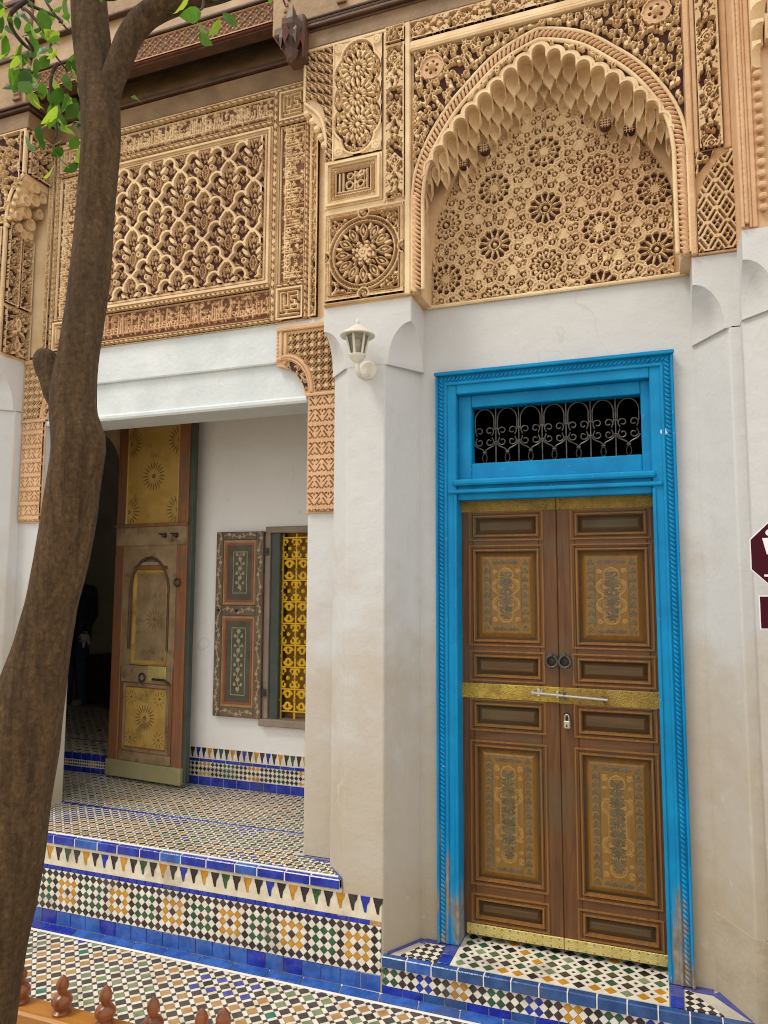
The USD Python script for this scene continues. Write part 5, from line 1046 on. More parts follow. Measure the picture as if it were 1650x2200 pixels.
obj('rope_moulding', beads([(x, .1815, B1 - .029) for x in np.linspace(A0 + .02, A1 - .02, 200)], (0, -1, 0), .0195, .029, .0125, .0095, .85), M['blue_paint'], bf, smooth=True)
rail_v(A0 + .1005, A1 - .1005, .196, .30, 2.158, 2.258, 'transom_bar'); rail_v(A0 + .06, A1 - .06, .170, .1965, 2.188, 2.206, 'transom_fillet'); rail_v(A0 + .085, A1 - .085, .162, .197, 2.224, 2.252, 'transom_sill', .008)
rail_v(.3005, .364, .222, .29, 2.2585, 2.6645, 'transom_stile'); rail_v(1.129, 1.1795, .222, .29, 2.2585, 2.6645, 'transom_stile'); rail_v(.3645, 1.1285, .222, .29, 2.606, 2.6645, 'transom_rail'); rail_v(.3645, 1.1285, .222, .29, 2.2585, 2.334, 'transom_rail')
obj('patch', lathe([(.0001, .003), (.013, .002), (.016, 0)], 9, (1.222, .1815, 2.42), 'y'), M['sign_white'], bf, label='white chip of bare filler')
n = 7; w = (1.1285 - .3645) / n; y = .262; z0_, z1_ = 2.338, 2.604
for i in range(n):
    xc = .3645 + (i + .5) * w; ms = []
    if i: obj('upright', tube([(xc - w / 2, y, z0_ - .006), (xc - w / 2, y, z1_ + .006)], .0034, 6), M['iron'], bf, smooth=True)
    ms.append(tube([(xc + .046 * math.cos(t), y, z1_ - .058 + .054 * math.sin(t)) for t in np.linspace(0, PI, 16)], .0030, 6)); 
    for s in (-1, 1):
        ms.append(tube([(xc + s * .046, y, z1_ - .058), (xc + s * .046, y, z0_ + .158)], .0028, 6))
        ms.append(tube(spline([(xc + s * .050, y, z0_ + .098), (xc + s * .034, y, z0_ + .078), (xc + s * .008, y, z0_ + .064), (xc, y, z0_ + .048)], 14), .0030, 6))
        for t in (-1, 1): ms.append(tube([(xc + s * (.046 - .008) - s * .0 + .0, y, z0_ + .128 + t * .004)] + [(xc + s * .024 + .021 * (1 - .62 * q) * math.cos(a), y, z0_ + .128 + t * .026 + .021 * (1 - .62 * q) * math.sin(a)) for q, a in ((k / 15, (0 if s > 0 else PI) + s * t * (-.9 + k / 15 * 6.6)) for k in range(16))], .0029, 6))
        ms.append(tube([(xc + .011 * math.sin(t), y, z0_ + .024 - .022 * math.cos(t)) for t in np.linspace(0, PI, 10)][::1], .0026, 6)); ms.append(tube([(xc - .011 * math.sin(t), y, z0_ + .024 - .022 * math.cos(t)) for t in np.linspace(0, PI, 10)], .0026, 6))
    ms.append(bx(xc - .009, y - .004, z0_ + .048, xc + .009, y + .004, z0_ + .055, .001))
    obj('grille_scroll', cat(ms), M['iron'], bf, smooth=30)
    if i:
        for z in (z0_ + .098, z0_ + .162): obj('collar', bx(xc - w / 2 - .009, y - .005, z, xc - w / 2 + .009, y + .005, z + .007, .001), M['iron'], bf)
obj('dark_room', cat([bx(-.5, 2.9, 0, 1.9, 2.95, 3.1), bx(-.5, 1.40, 0, -.45, 2.9, 3.1), bx(1.9, .451, 0, 1.95, 2.9, 3.1), bx(-.5, .451, 3.05, 1.9, 2.95, 3.1), bx(-.055, .46, 0, -.005, 1.40, 3.1), bx(-.5, 1.345, 0, -.01, 1.40, 3.1), bx(-.5, .451, -.02, 1.9, 2.9, -.013)]), M['void'], bf)

# ------------------------------------------------------------------ the double door
def leaf(x0, x1, s, label):
    d = thing('door_leaf', label, 'door'); yf, yb = .272, .312; zb, zt = .186, 2.158; e = .0725 if s > 0 else .078
    xa, xb = x0 + .070, x1 - .079
    if s < 0: xa, xb = x0 + .079, x1 - .046
    Z = [(1.984, 2.090), (1.494, 1.930), (1.332, 1.438), (1.106, 1.218), (.420, 1.028), (.254, .348)]
    for a, b in ((x0, xa), (xb, x1)): obj('stile', bx(a, yf, zb, b, yb, zt, .003), M['door'], d)
    rails = [(2.090, zt), (1.930, 1.984), (1.438, 1.494), (1.218, 1.332), (1.028, 1.106), (.348, .420), (zb, .254)]
    for a, b in rails: obj('rail', bx(xa + .0005, yf + .001, a, xb - .0005, yb, b, .003), M['door_h'], d)
    for k, (a, b) in enumerate(Z):
        big = k in (1, 4); obj('panel', bx(xa, yf + .020, a, xb, yb - .004, b), M['door_dark'], d)
        obj('panel_moulding', frame_xz(xa + .0004, a + .0004, xb - .0004, b - .0004, .013, yf - .007, yf + .016), M['door_trim'], d); obj('panel_moulding', frame_xz(xa - .020, a - .018, xb + .020, b + .018, .009, yf - .0055, yf + .002), M['door_trim'], d)
        m = .045 if big else .036; g = .024 if big else .018
        u0, v0, u1, v1 = xa + g, a + g, xb - g, b - g; P = [(u0, yf + .020, v0), (u1, yf + .020, v0), (u1, yf + .020, v1), (u0, yf + .020, v1), (u0 + m - g, yf + .003, v0 + m - g), (u1 - m + g, yf + .003, v0 + m - g), (u1 - m + g, yf + .003, v1 - m + g), (u0 + m - g, yf + .003, v1 - m + g)]
        obj('panel_field', m3.Manifold.hull_points(np.array(P, np.float32)), M['door_field'] if big else M['door_dark'], d)
        if big:
            w, h = xb - xa - 2 * m - .006, b - a - 2 * m - .006
            def paint(p, w, h, hh=h):
                n = int(h / .034)
                for j in range(n):
                    for u in (.018, w - .018):
                        z = (j + .5) * h / n; p.line([(u, z - .004), (u - .011, z - .010), (u - .012, z - .002), (u, z + .014), (u + .012, z - .002), (u + .011, z - .010), (u, z - .004)], .0062); p.disc(u, z, .004)
                for j in range(4):
                    for z in (.016, h - .016):
                        u = .05 + (j + .5) * (w - .10) / 4; p.line([(u - .016, z), (u - .004, z + .008), (u - .004, z - .008), (u - .016, z)], .006); p.line([(u + .016, z), (u + .004, z + .007), (u + .004, z - .007), (u + .016, z)], .006)
                for u in (.036, w - .036): p.line([(u, .034), (u, h - .034)], .0055)
            def cart(p, w, h):
                hz = h / 2; S_ = unary_union([Point(w / 2, hz + e * (hz - .078)).buffer(.032) for e in (-1, 1)] + [Point(w / 2 + u * .030, hz + e * (hz - .078) * .45).buffer(.032) for e in (-1, 1) for u in (-1, 1)] + [sbox(w / 2 - .036, hz - (hz - .078) * .5, w / 2 + .036, hz + (hz - .078) * .5)])
                S_ = unary_union([S_, sbox(w / 2 - .024, .085, w / 2 + .024, h - .085)]); p.line(list(polys(S_)[0].exterior.coords), .0095); p.line(list(polys(S_.buffer(-.010))[0].exterior.coords), .0035)
                for e in (1, -1):
                    for u in (-1, 1):
                        p.disc(w / 2 + u * .026, h / 2 + e * (hz - .078) * .45, .013); p.spiral(w / 2 + u * (w / 2 - .056), h / 2 + e * (h / 2 - .058), .012, 0, u * 1., .006); p.petal(w / 2, h / 2 + e * (h / 2 - .05) * .70, PI / 2 + u * .8, .03, .012); p.petal(w / 2, h / 2 + e * .01, PI / 2 * e + u * 1.1, .035, .013)
                        for z in np.arange(.06, h / 2 - .03, .05): p.spiral(w / 2 + u * (w / 2 - .055), h / 2 + e * z, .009, 0, u * e * .9, .0055)
            def flow(p, w, h):
                p.line([(w / 2, .075), (w / 2, h - .075)], .005)
                for z in np.arange(.085, h - .07, .042):
                    r = .034 * math.sin(PI * min(1, max(0, (z - .04) / (h - .08)))) ** .5
                    for k in range(7): p.petal(w / 2, z, k * .898 + z * 9, r * .95, .012, 255, .006)
                    for s_ in (-1, 1): p.spiral(w / 2 + s_ * .024, z + .016, .011, PI / 2, s_ * 1., .0055); p.petal(w / 2 + s_ * .010, z + .02, PI / 2 - s_ * .9, .026, .010, 240)
            O = (xa + m + .003, yf + .0028, a + m + .003)
            carve(d, O, X, Z_, w, h, paint, depth=.0010, m='door_grey', g='door_field', lift=.0002, cell=.0028, name='painted_border'); carve(d, (O[0], O[1] - .0003, O[2]), X, Z_, w, h, cart, depth=.0009, m='door_ochre', g='door_field', lift=.0002, cell=.0028, mask=sbox(.040, .04, w - .040, h - .04), name='painted_cartouche'); carve(d, (O[0], O[1] - .0006, O[2]), X, Z_, w, h, flow, depth=.0009, m='door_grey', g='door_field', lift=.0002, cell=.0028, mask=sbox(w / 2 - .042, .06, w / 2 + .042, h - .06), name='painted_flowers')
    for a, b, m, c, dd in ((2.106, 2.160, 'brass_old' , x0, x1), (1.236 - (0 if s > 0 else .004), 1.304, 'brass' if s > 0 else 'brass_old', x0 - .003, x1 + .001), (.186, .233, 'brass_pale', x0 + (.028 if s > 0 else 0), x1)):
        o = obj('brass_band', bx(c, yf - .006, a, dd, yf + .002, b, .002), M[m], d)
        for k in range(int((dd - c) / .036)):
            for z in (a + .008, b - .008): obj('nail', lathe([(.0001, .003), (.003, .002), (.004, 0)], 6, (c + .018 + k * .036, yf - .006, z), 'y'), M['brass_old'], o)
    xr = x1 - .030 if s > 0 else x0 + .026
    k = obj('ring_knocker', lathe([(.0001, .010), (.012, .009), (.026, .004), (.030, 0)], 16, (xr, yf, 1.425), 'y'), M['iron_dark'], d, smooth=True)
    obj('ring', ring_m(xr, yf - .016, 1.418, .025, .0055), M['iron'], k, smooth=True); obj('boss', lathe([(.0001, .024), (.007, .021), (.010, .010), (.008, 0)], 12, (xr, yf - .006, 1.446), 'y'), M['iron'], k, smooth=True)
    return d
dl = leaf(.284, .7455, 1, 'left leaf of the carved cedar double door in the blue frame, with the bolt')
dr = leaf(.7475, 1.184, -1, 'right leaf of the carved cedar double door in the blue frame, duller brass band')
bo = obj('bolt', cat([tube([(.632, .250, 1.276), (.955, .250, 1.262)], .0068, 10), lathe([(.0001, -.012), (.010, -.008), (.012, 0), (.010, .008), (.0001, .012)], 10, (.630, .250, 1.276)), bx(.650, .244, 1.262, .664, .268, 1.296, .002), bx(.735, .244, 1.258, .746, .268, 1.288, .002), tube([(.668, .25, 1.276), (.672, .248, 1.297)], .005, 8)]), M['steel'], dl, smooth=30)
obj('bolt_keep', cat([bx(.764, .244, 1.254, .776, .268, 1.285, .002), bx(.935, .246, 1.252, .945, .268, 1.274, .002)]), M['iron'], dr)
pl = thing('padlock', 'small steel padlock hanging from a hasp at the meeting edge of the double door', 'padlock', (.779, .252, 1.128))
obj('body', bx(-.015, -.010, 0, .015, .012, .034, .004), M['steel'], pl); obj('shackle', tube([(-.009, 0, .030), (-.009, 0, .048)] + [(.009 * math.cos(t), 0, .048 + .013 * math.sin(t)) for t in np.linspace(PI, 0, 9)] + [(.009, 0, .030)], .0030, 8), M['steel'], pl, smooth=True); obj('keyhole', bx(-.003, -.0108, .008, .003, -.0098, .018), M['iron_dark'], pl)
obj('hasp', cat([bx(.768, .258, 1.168, .790, .271, 1.192, .003), ring_m(.779, .254, 1.190, .010, .003, 14)]), M['iron_dark'], dr)

# ------------------------------------------------------------------ the wall lantern
lp = thing('wall_lantern', 'cream painted carriage lantern on the white pillar under the carved medallion', 'lantern', (-.085, -.12, 2.80))
obj('wall_plate', lathe([(.0001, .022), (.030, .020), (.040, .010), (.046, .006), (.046, 0)], 24, (.004, .121, -.030), 'y'), M['lamp'], lp, smooth=30)
obj('arm', tube(spline([(.004, .112, -.030), (.004, .070, -.072), (.002, .020, -.078), (.0, .0, -.030)], 18), np.linspace(.013, .011, 18), 10), M['lamp'], lp, smooth=True)
obj('bowl', lathe([(.0001, -.062), (.008, -.058), (.006, -.046), (.012, -.038), (.009, -.030), (.022, -.020), (.034, -.004), (.040, .004), (.040, .010), (.034, .012), (.0001, .012)], 24), M['lamp'], lp, smooth=40)
for k in range(6):
    a = (k + .5) * PI / 3; obj('rib', tube([(.033 * math.cos(a), .033 * math.sin(a), .010), (.052 * math.cos(a), .052 * math.sin(a), .102)], .0055, 6), M['lamp'], lp)
    b = a + PI / 3; v = np.array([(.031 * math.cos(a), .031 * math.sin(a), .012), (.031 * math.cos(b), .031 * math.sin(b), .012), (.050 * math.cos(b), .050 * math.sin(b), .102), (.050 * math.cos(a), .050 * math.sin(a), .102)]); obj('pane', (v, np.array([[0, 1, 2], [0, 2, 3]])), M['lamp_glass'], lp)
obj('roof', lathe([(.0001, .102), (.055, .100), (.079, .096), (.082, .100), (.070, .112), (.052, .124), (.034, .138), (.020, .148), (.0001, .152)], 28), M['lamp'], lp, smooth=40); obj('finial_knob', lathe([(.0001, .150), (.008, .152), (.006, .160), (.010, .166), (.005, .174), (.0001, .184)], 12), M['lamp'], lp, smooth=True); obj('bulb_holder', lathe([(.0001, .012), (.014, .014), (.013, .050), (.0001, .055)], 12), M['lamp'], lp, smooth=40); obj('bulb', lathe([(.0001, .05), (.012, .056), (.015, .07), (.010, .085), (.0001, .09)], 12), M['sign_white'], lp, smooth=True)

# ------------------------------------------------------------------ cedar cornices and the eave over the porch
cn = thing('cornice', 'cedar cornice and carved boards above the blue door, running out at the right', 'cornice')
obj('board', bx(-.447, -.012, 4.482, 2.6, .5, 4.572, .004), M['wood_mid'], cn); obj('bead', bx(-.449, -.020, 4.566, 2.6, -.012, 4.578, .003), M['wood_dark'], cn); obj('moulding', bx(-.452, -.040, 4.578, 2.6, .5, 4.598, .005), M['wood_dark'], cn); obj('rope_moulding', rope([(x, -.034, 4.604) for x in np.linspace(-.45, 2.2, 420)], .009, .03, .2, 2, 8), M['wood_dark'], cn, smooth=True); obj('moulding', bx(-.454, -.048, 4.612, 2.6, .5, 4.626, .004), M['wood_dark'], cn)
obj('board', bx(-.452, -.030, 4.626, 2.6, .5, 4.72, .004), M['wood_pale'], cn); obj('board', bx(-.22, -.036, 4.72, 2.6, .5, 5.4, .004), M['wood_pale'], cn)
obj('arch_board', bx(-.62, -.020, 4.60, -.2205, .5, 5.4, .004), M['wood_pale'], cn); obj('arch_dentils', cat([bx(-.40 + .155 * math.cos(t) - .008, -.028, 4.64 + .24 * math.sin(t) - .008, -.40 + .155 * math.cos(t) + .008, -.019, 4.64 + .24 * math.sin(t) + .008, .002) for t in np.linspace(.05, PI - .05, 22)]), M['wood_mid'], cn)
obj('colonnette', cat([bx(-.245, -.046, 4.66, -.195, -.02, 4.68, .004), bx(-.238, -.042, 4.68, -.202, -.02, 5.3, .004)] + [bx(-.240 + (k % 2) * .021, -.048, 4.69 + .018 * (k // 2), -.224 + (k % 2) * .021, -.04, 4.70 + .018 * (k // 2), .002) for k in range(30)]), M['wood_mid'], cn)
bc = thing('cornice', 'cedar cornice along the porch wall in the shade under the eave', 'cornice')
obj('board', bx(-2.30, .188, 4.484, -.437, .45, 4.596, .004), M['wood_mid'], bc); obj('moulding', bx(-2.30, .168, 4.600, -.437, .45, 4.616, .004), M['wood_dark'], bc); obj('moulding', bx(-2.30, .178, 4.622, -.437, .45, 4.634, .003), M['wood_dark'], bc)
obj('cove', m3.Manifold.hull_points(np.array([(x, y, z) for x in (-2.30, -.437) for y, z in ((.190, 4.634), (.45, 4.634), (.45, 4.86), (.28, 4.86))], np.float32)), M['wood_mid'], bc); obj('shadow_board', bx(-2.30, .26, 4.862, -.437, .5, 5.3), M['shade_dark_wood'], bc)  # shadow under the eave put into the near-black board colour
ev = thing('eave', 'overhanging cedar eave with a red painted lattice fascia above the porch wall', 'eave')
obj('soffit', bx(-2.28, .018, 4.828, -.625, .5, 4.845), M['shade_dark_wood'], ev); obj('fascia_board', bx(-2.28, .0, 4.694, -.622, .018, 4.825, .003), M['red_paint'], ev); obj('soffit_beam', bx(-2.28, .018, 4.690, -.622, .09, 4.72, .004), M['wood_dark'], ev)  # soffit coloured almost black for the eave shadow
def lattice(p, w, h):
    for i in range(-1, int(w / .072) + 2):
        for j in range(-1, 5):
            x, z = i * .072 + (j % 2) * .036, j * .0295
            for t in (-1, 1): p.line([(x - .036, z), (x, z + t * .0295)], .0042); p.line([(x, z + t * .0295), (x + .036, z)], .0042)
            p.disc(x, z, .0052); p.disc(x, z + .0295, .004)
    p.rect(0, 0, w, .006); p.rect(0, h - .006, w, h)
carve(ev, (-2.275, -.0005, 4.70), X, Z_, 1.648, .118, lattice, depth=.006, m='lattice_tan', g='red_paint', lift=.001, name='painted_lattice')
obj('moulding', bx(-2.28, -.020, 4.825, -.618, .02, 4.842, .004), M['wood_dark'], ev); obj('upper_board', m3.Manifold.hull_points(np.array([(x, y, z) for x in (-2.28, -.616) for y, z in ((-.012, 4.843), (.2, 4.843), (.2, 5.02), (.012, 5.02))], np.float32)), M['wood_pale'], ev)
obj('moulding', bx(-2.28, -.024, 5.02, -.60, .2, 5.036, .004), M['wood_dark'], ev); obj('upper_board', bx(-2.28, -.010, 5.036, -.61, .2, 5.6), M['wood_pale'], ev)
br = thing('corbel', 'dark carved wooden corbel hanging at the corner between eave and door cornice', 'corbel', (-.462, -.10, 4.48))
obj('pendant', lathe([(.0001, -.125), (.022, -.105), (.040, -.065), (.026, -.055), (.050, -.012), (.058, .018), (.040, .026), (.056, .055), (.060, .080), (.036, .092), (.030, .118), (.014, .160), (.0001, .195)], 6), M['wood_dark'], br)
for k in range(6): t = k * PI / 3 + .3; obj('carved_leaf', m3.Manifold.hull_points(np.array([(.045 * math.cos(t) + dx, .045 * math.sin(t) + dy, dz) for dx, dy, dz in ((0, 0, .07), (.022 * math.cos(t), .022 * math.sin(t), .02), (-.02 * math.sin(t), .02 * math.cos(t), .0), (.02 * math.sin(t), -.02 * math.cos(t), .0), (.012 * math.cos(t), .012 * math.sin(t), -.055))], np.float32)), M['wood_dark'] if k % 2 else M['red_paint'], br)
obj('arm', bx(-.10, -.01, .03, -.03, .11, .085, .010), M['wood_dark'], br); obj('backing', bx(-.05, .03, -.08, .05, .115, .16, .008), M['wood_dark'], br)
lc = thing('cornice', 'cedar cornice returning round the top of the far left carved pillar', 'cornice')
for a, b, c, d, m in ((4.482, 4.585, -.012, .014, 'wood_mid'), (4.589, 4.604, -.034, .036, 'wood_dark'), (4.608, 4.624, -.046, .048, 'wood_dark')): obj('board', bx(-3.3, c, a, -2.29 + d, .5, b, .004), M[m], lc)
obj('upper_board', bx(-3.3, -.02, 4.625, -2.30, .5, 5.8, .004), M['wood_pale'], lc)
for z in (4.93, 5.30): obj('moulding', bx(-3.3, -.038, z, -2.285, .5, z + .022, .004), M['wood_dark'], lc); obj('moulding', bx(-3.3, -.028, z + .028, -2.295, -.019, z + .04, .003), M['wood_mid'], lc)
for x in (-2.36, -2.62, -2.9): obj('colonnette', cat([bx(x - .030, -.040, 4.66, x + .030, -.0195, 4.68, .004), bx(x - .022, -.036, 4.68, x + .022, -.0195, 4.90, .004)] + [bx(x - .02, -.041, 4.69 + k * .02, x + .02, -.0355, 4.70 + k * .02, .002) for k in range(10)]), M['wood_mid'], lc)

# ------------------------------------------------------------------ sign on its post
sg = thing('sign', 'maroon octagonal sign with white pictogram, cut by the right picture edge', 'sign', (1.603, -.34, 1.868))
R8 = .1255; oc = Polygon([(R8 / math.cos(PI / 8) * math.cos(PI / 8 + k * PI / 4), R8 / math.cos(PI / 8) * math.sin(PI / 8 + k * PI / 4)) for k in range(8)])
obj('plate', xz(oc, -.004, .004), M['sign_white'], sg); obj('face', xz(oc.buffer(-.004, join_style=2), -.0055, -.0042), M['sign'], sg)
fig = unary_union([Point(-.076 + .012, .074).buffer(.011), Polygon([(-.086, .056), (-.046, .056), (-.054, .0), (-.074, .0)]), sbox(-.028, .02, .03, .062), Point(.0, .041).buffer(.03)]); obj('pictogram', xz(fig, -.0065, -.0057), M['sign_white'], sg)
obj('letter_bar', xz(unary_union([sbox(-.070, -.034, -.058, -.024), sbox(-.048, -.034, .06, -.024), sbox(-.085, -.076, .085, -.069)]), -.0065, -.0057), M['sign_white'], sg)
sq = obj('lower_plate', bx(-.105, -.004, -.255, .105, .004, -.140), M['sign_white'], sg); obj('lower_face', bx(-.101, -.0055, -.251, .101, -.0042, -.144), M['sign'], sg)
obj('post', bx(-.012, .0045, -1.868, .012, .022, .08, .003), M['iron_dark'], sg); obj('foot', lathe([(.0001, -1.845), (.12, -1.85), (.13, -1.868), (.0001, -1.868)], 20, (0, .012, 0)), M['iron_dark'], sg, smooth=30)

# ------------------------------------------------------------------ the tree
tr = thing('citrus_tree', 'leaning citrus tree with a bare brown trunk in front of the porch', 'tree')
TK = [(-0.368, 0.0, 0.1007), (-0.343, 0.4, 0.0839), (-0.316, 0.754, 0.0797), (-0.304, 0.837, 0.0789), (-0.282, 0.963, 0.0763), (-0.259, 1.069, 0.078), (-0.239, 1.258, 0.078), (-0.226, 1.385, 0.0814), (-0.206, 1.514, 0.0747), (-0.185, 1.601, 0.0646), (-0.161, 1.71, 0.057), (-0.136, 1.818, 0.0604), (-0.118, 1.928, 0.0621), (-0.104, 2.038, 0.0604), (-0.101, 2.094, 0.0621), (-0.117, 2.151, 0.0545), (-0.123, 2.208, 0.0537), (-0.113, 2.31, 0.0467), (-0.103, 2.378, 0.0467), (-0.09, 2.493, 0.0482), (-0.084, 2.609, 0.0452), (-0.079, 2.727, 0.0452), (-0.073, 2.846, 0.0459), (-0.086, 2.971, 0.0475), (-0.113, 3.102, 0.0452), (-0.132, 3.234, 0.0436), (-0.168, 3.6, 0.039), (-0.208, 4.3, 0.0273)]
ty = -1.80; k = np.array(TK); q = spline(np.c_[k[:, 0], np.full(len(k), ty), k[:, 1]], 160); s_k = np.r_[0, np.cumsum(np.linalg.norm(np.diff(k[:, :2], axis=0), axis=1))]; rr = np.interp(np.linspace(0, s_k[-1], 160), s_k, k[:, 2])
def rough_tube(q, rr, n=40, amp=.05, seed=0):
    v, f = tube(q, rr, n); N = len(q); ctr = np.repeat(q, n, 0); d = v[:N * n] - ctr; nz = meshkit.fbm(v[:N * n] * [9, 9, 3.5], 4, seed) - .5; nz2 = meshkit.fbm(v[:N * n] * [40, 40, 9], 3, seed + 5) - .5
    v[:N * n] = ctr + d * (1 + amp * 2.2 * nz + amp * .8 * nz2)[:, None]; return (v, f)
tk = obj('trunk', rough_tube(q, rr), M['bark'], tr, smooth=True)
st_ = spline([(-.135, ty + .0, 2.19), (-.175, ty - .01, 2.25), (-.200, ty - .015, 2.30), (-.213, ty - .018, 2.325)], 16); obj('branch_stub', rough_tube(st_, np.array([.045, .043, .041, .040, .040, .038, .036, .035, .034, .034, .034, .034, .033, .030, .024, .012]), 20, .10, 3), M['bark'], tk, smooth=True)
for x, z, r in ((-.238, 1.648, .014), (-.276, 1.494, .013), (-.193, 1.791, .011)): obj('bark_knot', lathe([(.0001, -r * 1.6), (r * .8, -r * .9), (r * 1.15, 0), (r * .7, r * .9), (.0001, r * 1.3)], 10, (x, ty + .01, z)), M['bark'], tk, smooth=True)
fk = spline([(-.075, ty, 2.86), (-.054, ty, 2.978), (-.020, ty, 3.055), (-.004, ty + .01, 3.112), (.029, ty + .02, 3.158), (.09, ty + .03, 3.183), (.189, ty + .05, 3.202), (.36, ty + .1, 3.30)], 60); obj('limb', rough_tube(fk, np.interp(np.linspace(0, 1, 60), [0, .25, .5, .8, 1], [.031, .030, .031, .029, .025]), 26, .06, 8), M['bark'], tr, smooth=True)
TW = [[(-.341, 3.351), (-.36, 3.277), (-.382, 3.243), (-.371, 3.2), (-.312, 3.164)], [(-.352, 3.274), (-.292, 3.211), (-.257, 3.156), (-.232, 3.124), (-.198, 3.064)], [(-.336, 3.283), (-.255, 3.24), (-.197, 3.172)], [(-.291, 3.323), (-.238, 3.229), (-.205, 3.18)], [(.199, 3.211), (.198, 3.139), (.205, 3.101)], [(.415, 3.30), (.415, 3.144), (.423, 3.073)], [(-.002, 3.223), (-.058, 3.202), (-.10, 3.25)],
      [(-.198, 3.064), (-.225, 3.007), (-.229, 2.951), (-.217, 2.879)], [(-.17, 3.9), (-.25, 3.6), (-.341, 3.351)], [(-.13, 3.42), (-.22, 3.40), (-.291, 3.323)], [(.19, 3.20), (.199, 3.211), (.21, 3.2)], [(.30, 3.27), (.36, 3.32), (.415, 3.30)]]
rt = random.Random(77)
for i, t in enumerate(TW): obj('twig', tube(spline([(a, ty + rt.uniform(-.03, .03), b) for a, b in t], 16), np.linspace(.0048, .0022, 16) * (1.6 if i in (0, 8) else 1), 7), M['twig'], tr, smooth=True)
LV = [(-.419,3.3),(-.389,3.232),(-.378,3.182),(-.423,3.248),(-.392,3.16),(-.358,3.183),(-.41,3.291),(-.319,3.265),(-.238,3.164),(-.218,3.145),(-.191,3.202),(-.181,3.154),(-.164,3.131),(-.174,3.108),(-.393,3.166),(-.386,3.167),(-.356,3.097),(-.352,3.09),(-.335,3.079),(-.324,3.057),(-.246,3.102),(-.325,3.122),(-.281,3.046),(-.265,3.029),(-.271,3.005),(-.247,2.987),(-.215,2.973),(-.207,2.952),(-.229,2.951),(-.197,2.919),(-.184,2.959),(-.164,2.992),(-.151,3.026),(-.16,3.054),(-.169,3.081),(-.153,3.065),(-.142,2.999),(-.148,2.963),(-.175,2.926),(-.189,2.904),(-.153,2.933),(-.203,2.839),(-.185,2.848),(-.171,2.847),(-.191,2.818),(-.207,2.827),(-.164,2.855),(.003,2.957),(.179,3.109),(.2,3.079),(.22,3.05),(.227,3.025),(.195,3.039),(.205,3.113),(.256,3.11),(.269,3.101),(.411,3.065),(.435,3.047),(-.05,3.19),(-.036,3.193),(-.288,3.269),(-.256,3.266),(-.416,3.146),(-.384,3.27),(-.193,3.228),(-.167,3.17),(-.428,3.202)]
def leafmesh(L, W_, rg):
    n, v, f = 9, [], []
    for i in range(n):
        t = i / (n - 1); w = W_ / 2 * math.sin(PI * t ** .85) ** .9 * (1 + rg.uniform(-.06, .06)); z = -.16 * L * t * t
        v += [(t * L, -w, z + .22 * w), (t * L, 0, z), (t * L, w, z + .22 * w + rg.uniform(-.002, .002))]
    for i in range(n - 1):
        for j in (0, 1): a = i * 3 + j; f += [(a, a + 3, a + 4), (a, a + 4, a + 1)]
    return np.array(v), np.array(f)
LV = LV + [(a + rt.uniform(-.022, .022), b + rt.uniform(-.022, .022)) for a, b in LV[:48]] + [(a + rt.uniform(-.03, .03), b + rt.uniform(-.03, .03)) for a, b in LV[:48] if a < -.2] + [(-.40, 3.33), (-.36, 3.34), (-.30, 3.33), (-.27, 3.30), (-.43, 3.10), (-.39, 3.36), (-.34, 3.30), (-.33, 3.22), (-.30, 3.20)]
cr = obj('crown_stem', tube([(-.341, ty, 3.36), (-.33, ty - .02, 3.42), (-.30, ty, 3.5)], .008, 7), M['twig'], tr)
for i, (a, b) in enumerate(LV):
    big = rt.random(); L = rt.uniform(.042, .064) if big > .3 else rt.uniform(.028, .042); v, f = leafmesh(L, L * rt.uniform(.5, .62), rt)
    az, dip, roll = rt.uniform(0, 2 * PI), rt.uniform(.5, 1.25), rt.uniform(-1.2, 1.2)
    dx = np.array([math.cos(az) * math.cos(dip), math.sin(az) * math.cos(dip), -math.sin(dip)]); sx = np.cross(dx, [0, 0, 1.]); sx /= np.linalg.norm(sx); nx = np.cross(dx, sx); s2 = sx * math.cos(roll) + nx * math.sin(roll); n2 = np.cross(dx, s2)
    P = v[:, :1] * dx + v[:, 1:2] * s2 + v[:, 2:] * n2; P = P - P.mean(0) + [a, ty + rt.uniform(-.09, .09), b]
    o = obj('leaf', (P, f), M[('leaf_a', 'leaf_b', 'leaf_a', 'leaf_c', 'leaf_b', 'leaf_a', 'leaf_c')[i % 7]], tr, smooth=True)
# the rest of the crown, above the picture
ms = []
for i in range(420):
    th, r, z = rt.uniform(0, 2 * PI), rt.uniform(.05, .9), rt.uniform(3.62, 5.0); v, f = leafmesh(.07, .04, rt); A_ = np.array(trimesh.transformations.random_rotation_matrix(np.array([rt.random() for _ in range(3)])))[:3, :3]; ms.append((v @ A_.T + [-.15 + r * math.cos(th), ty + r * math.sin(th) * .8, z], f))
obj('crown', cat(ms), M['leaf_a'], tr, smooth=True, kind='stuff')

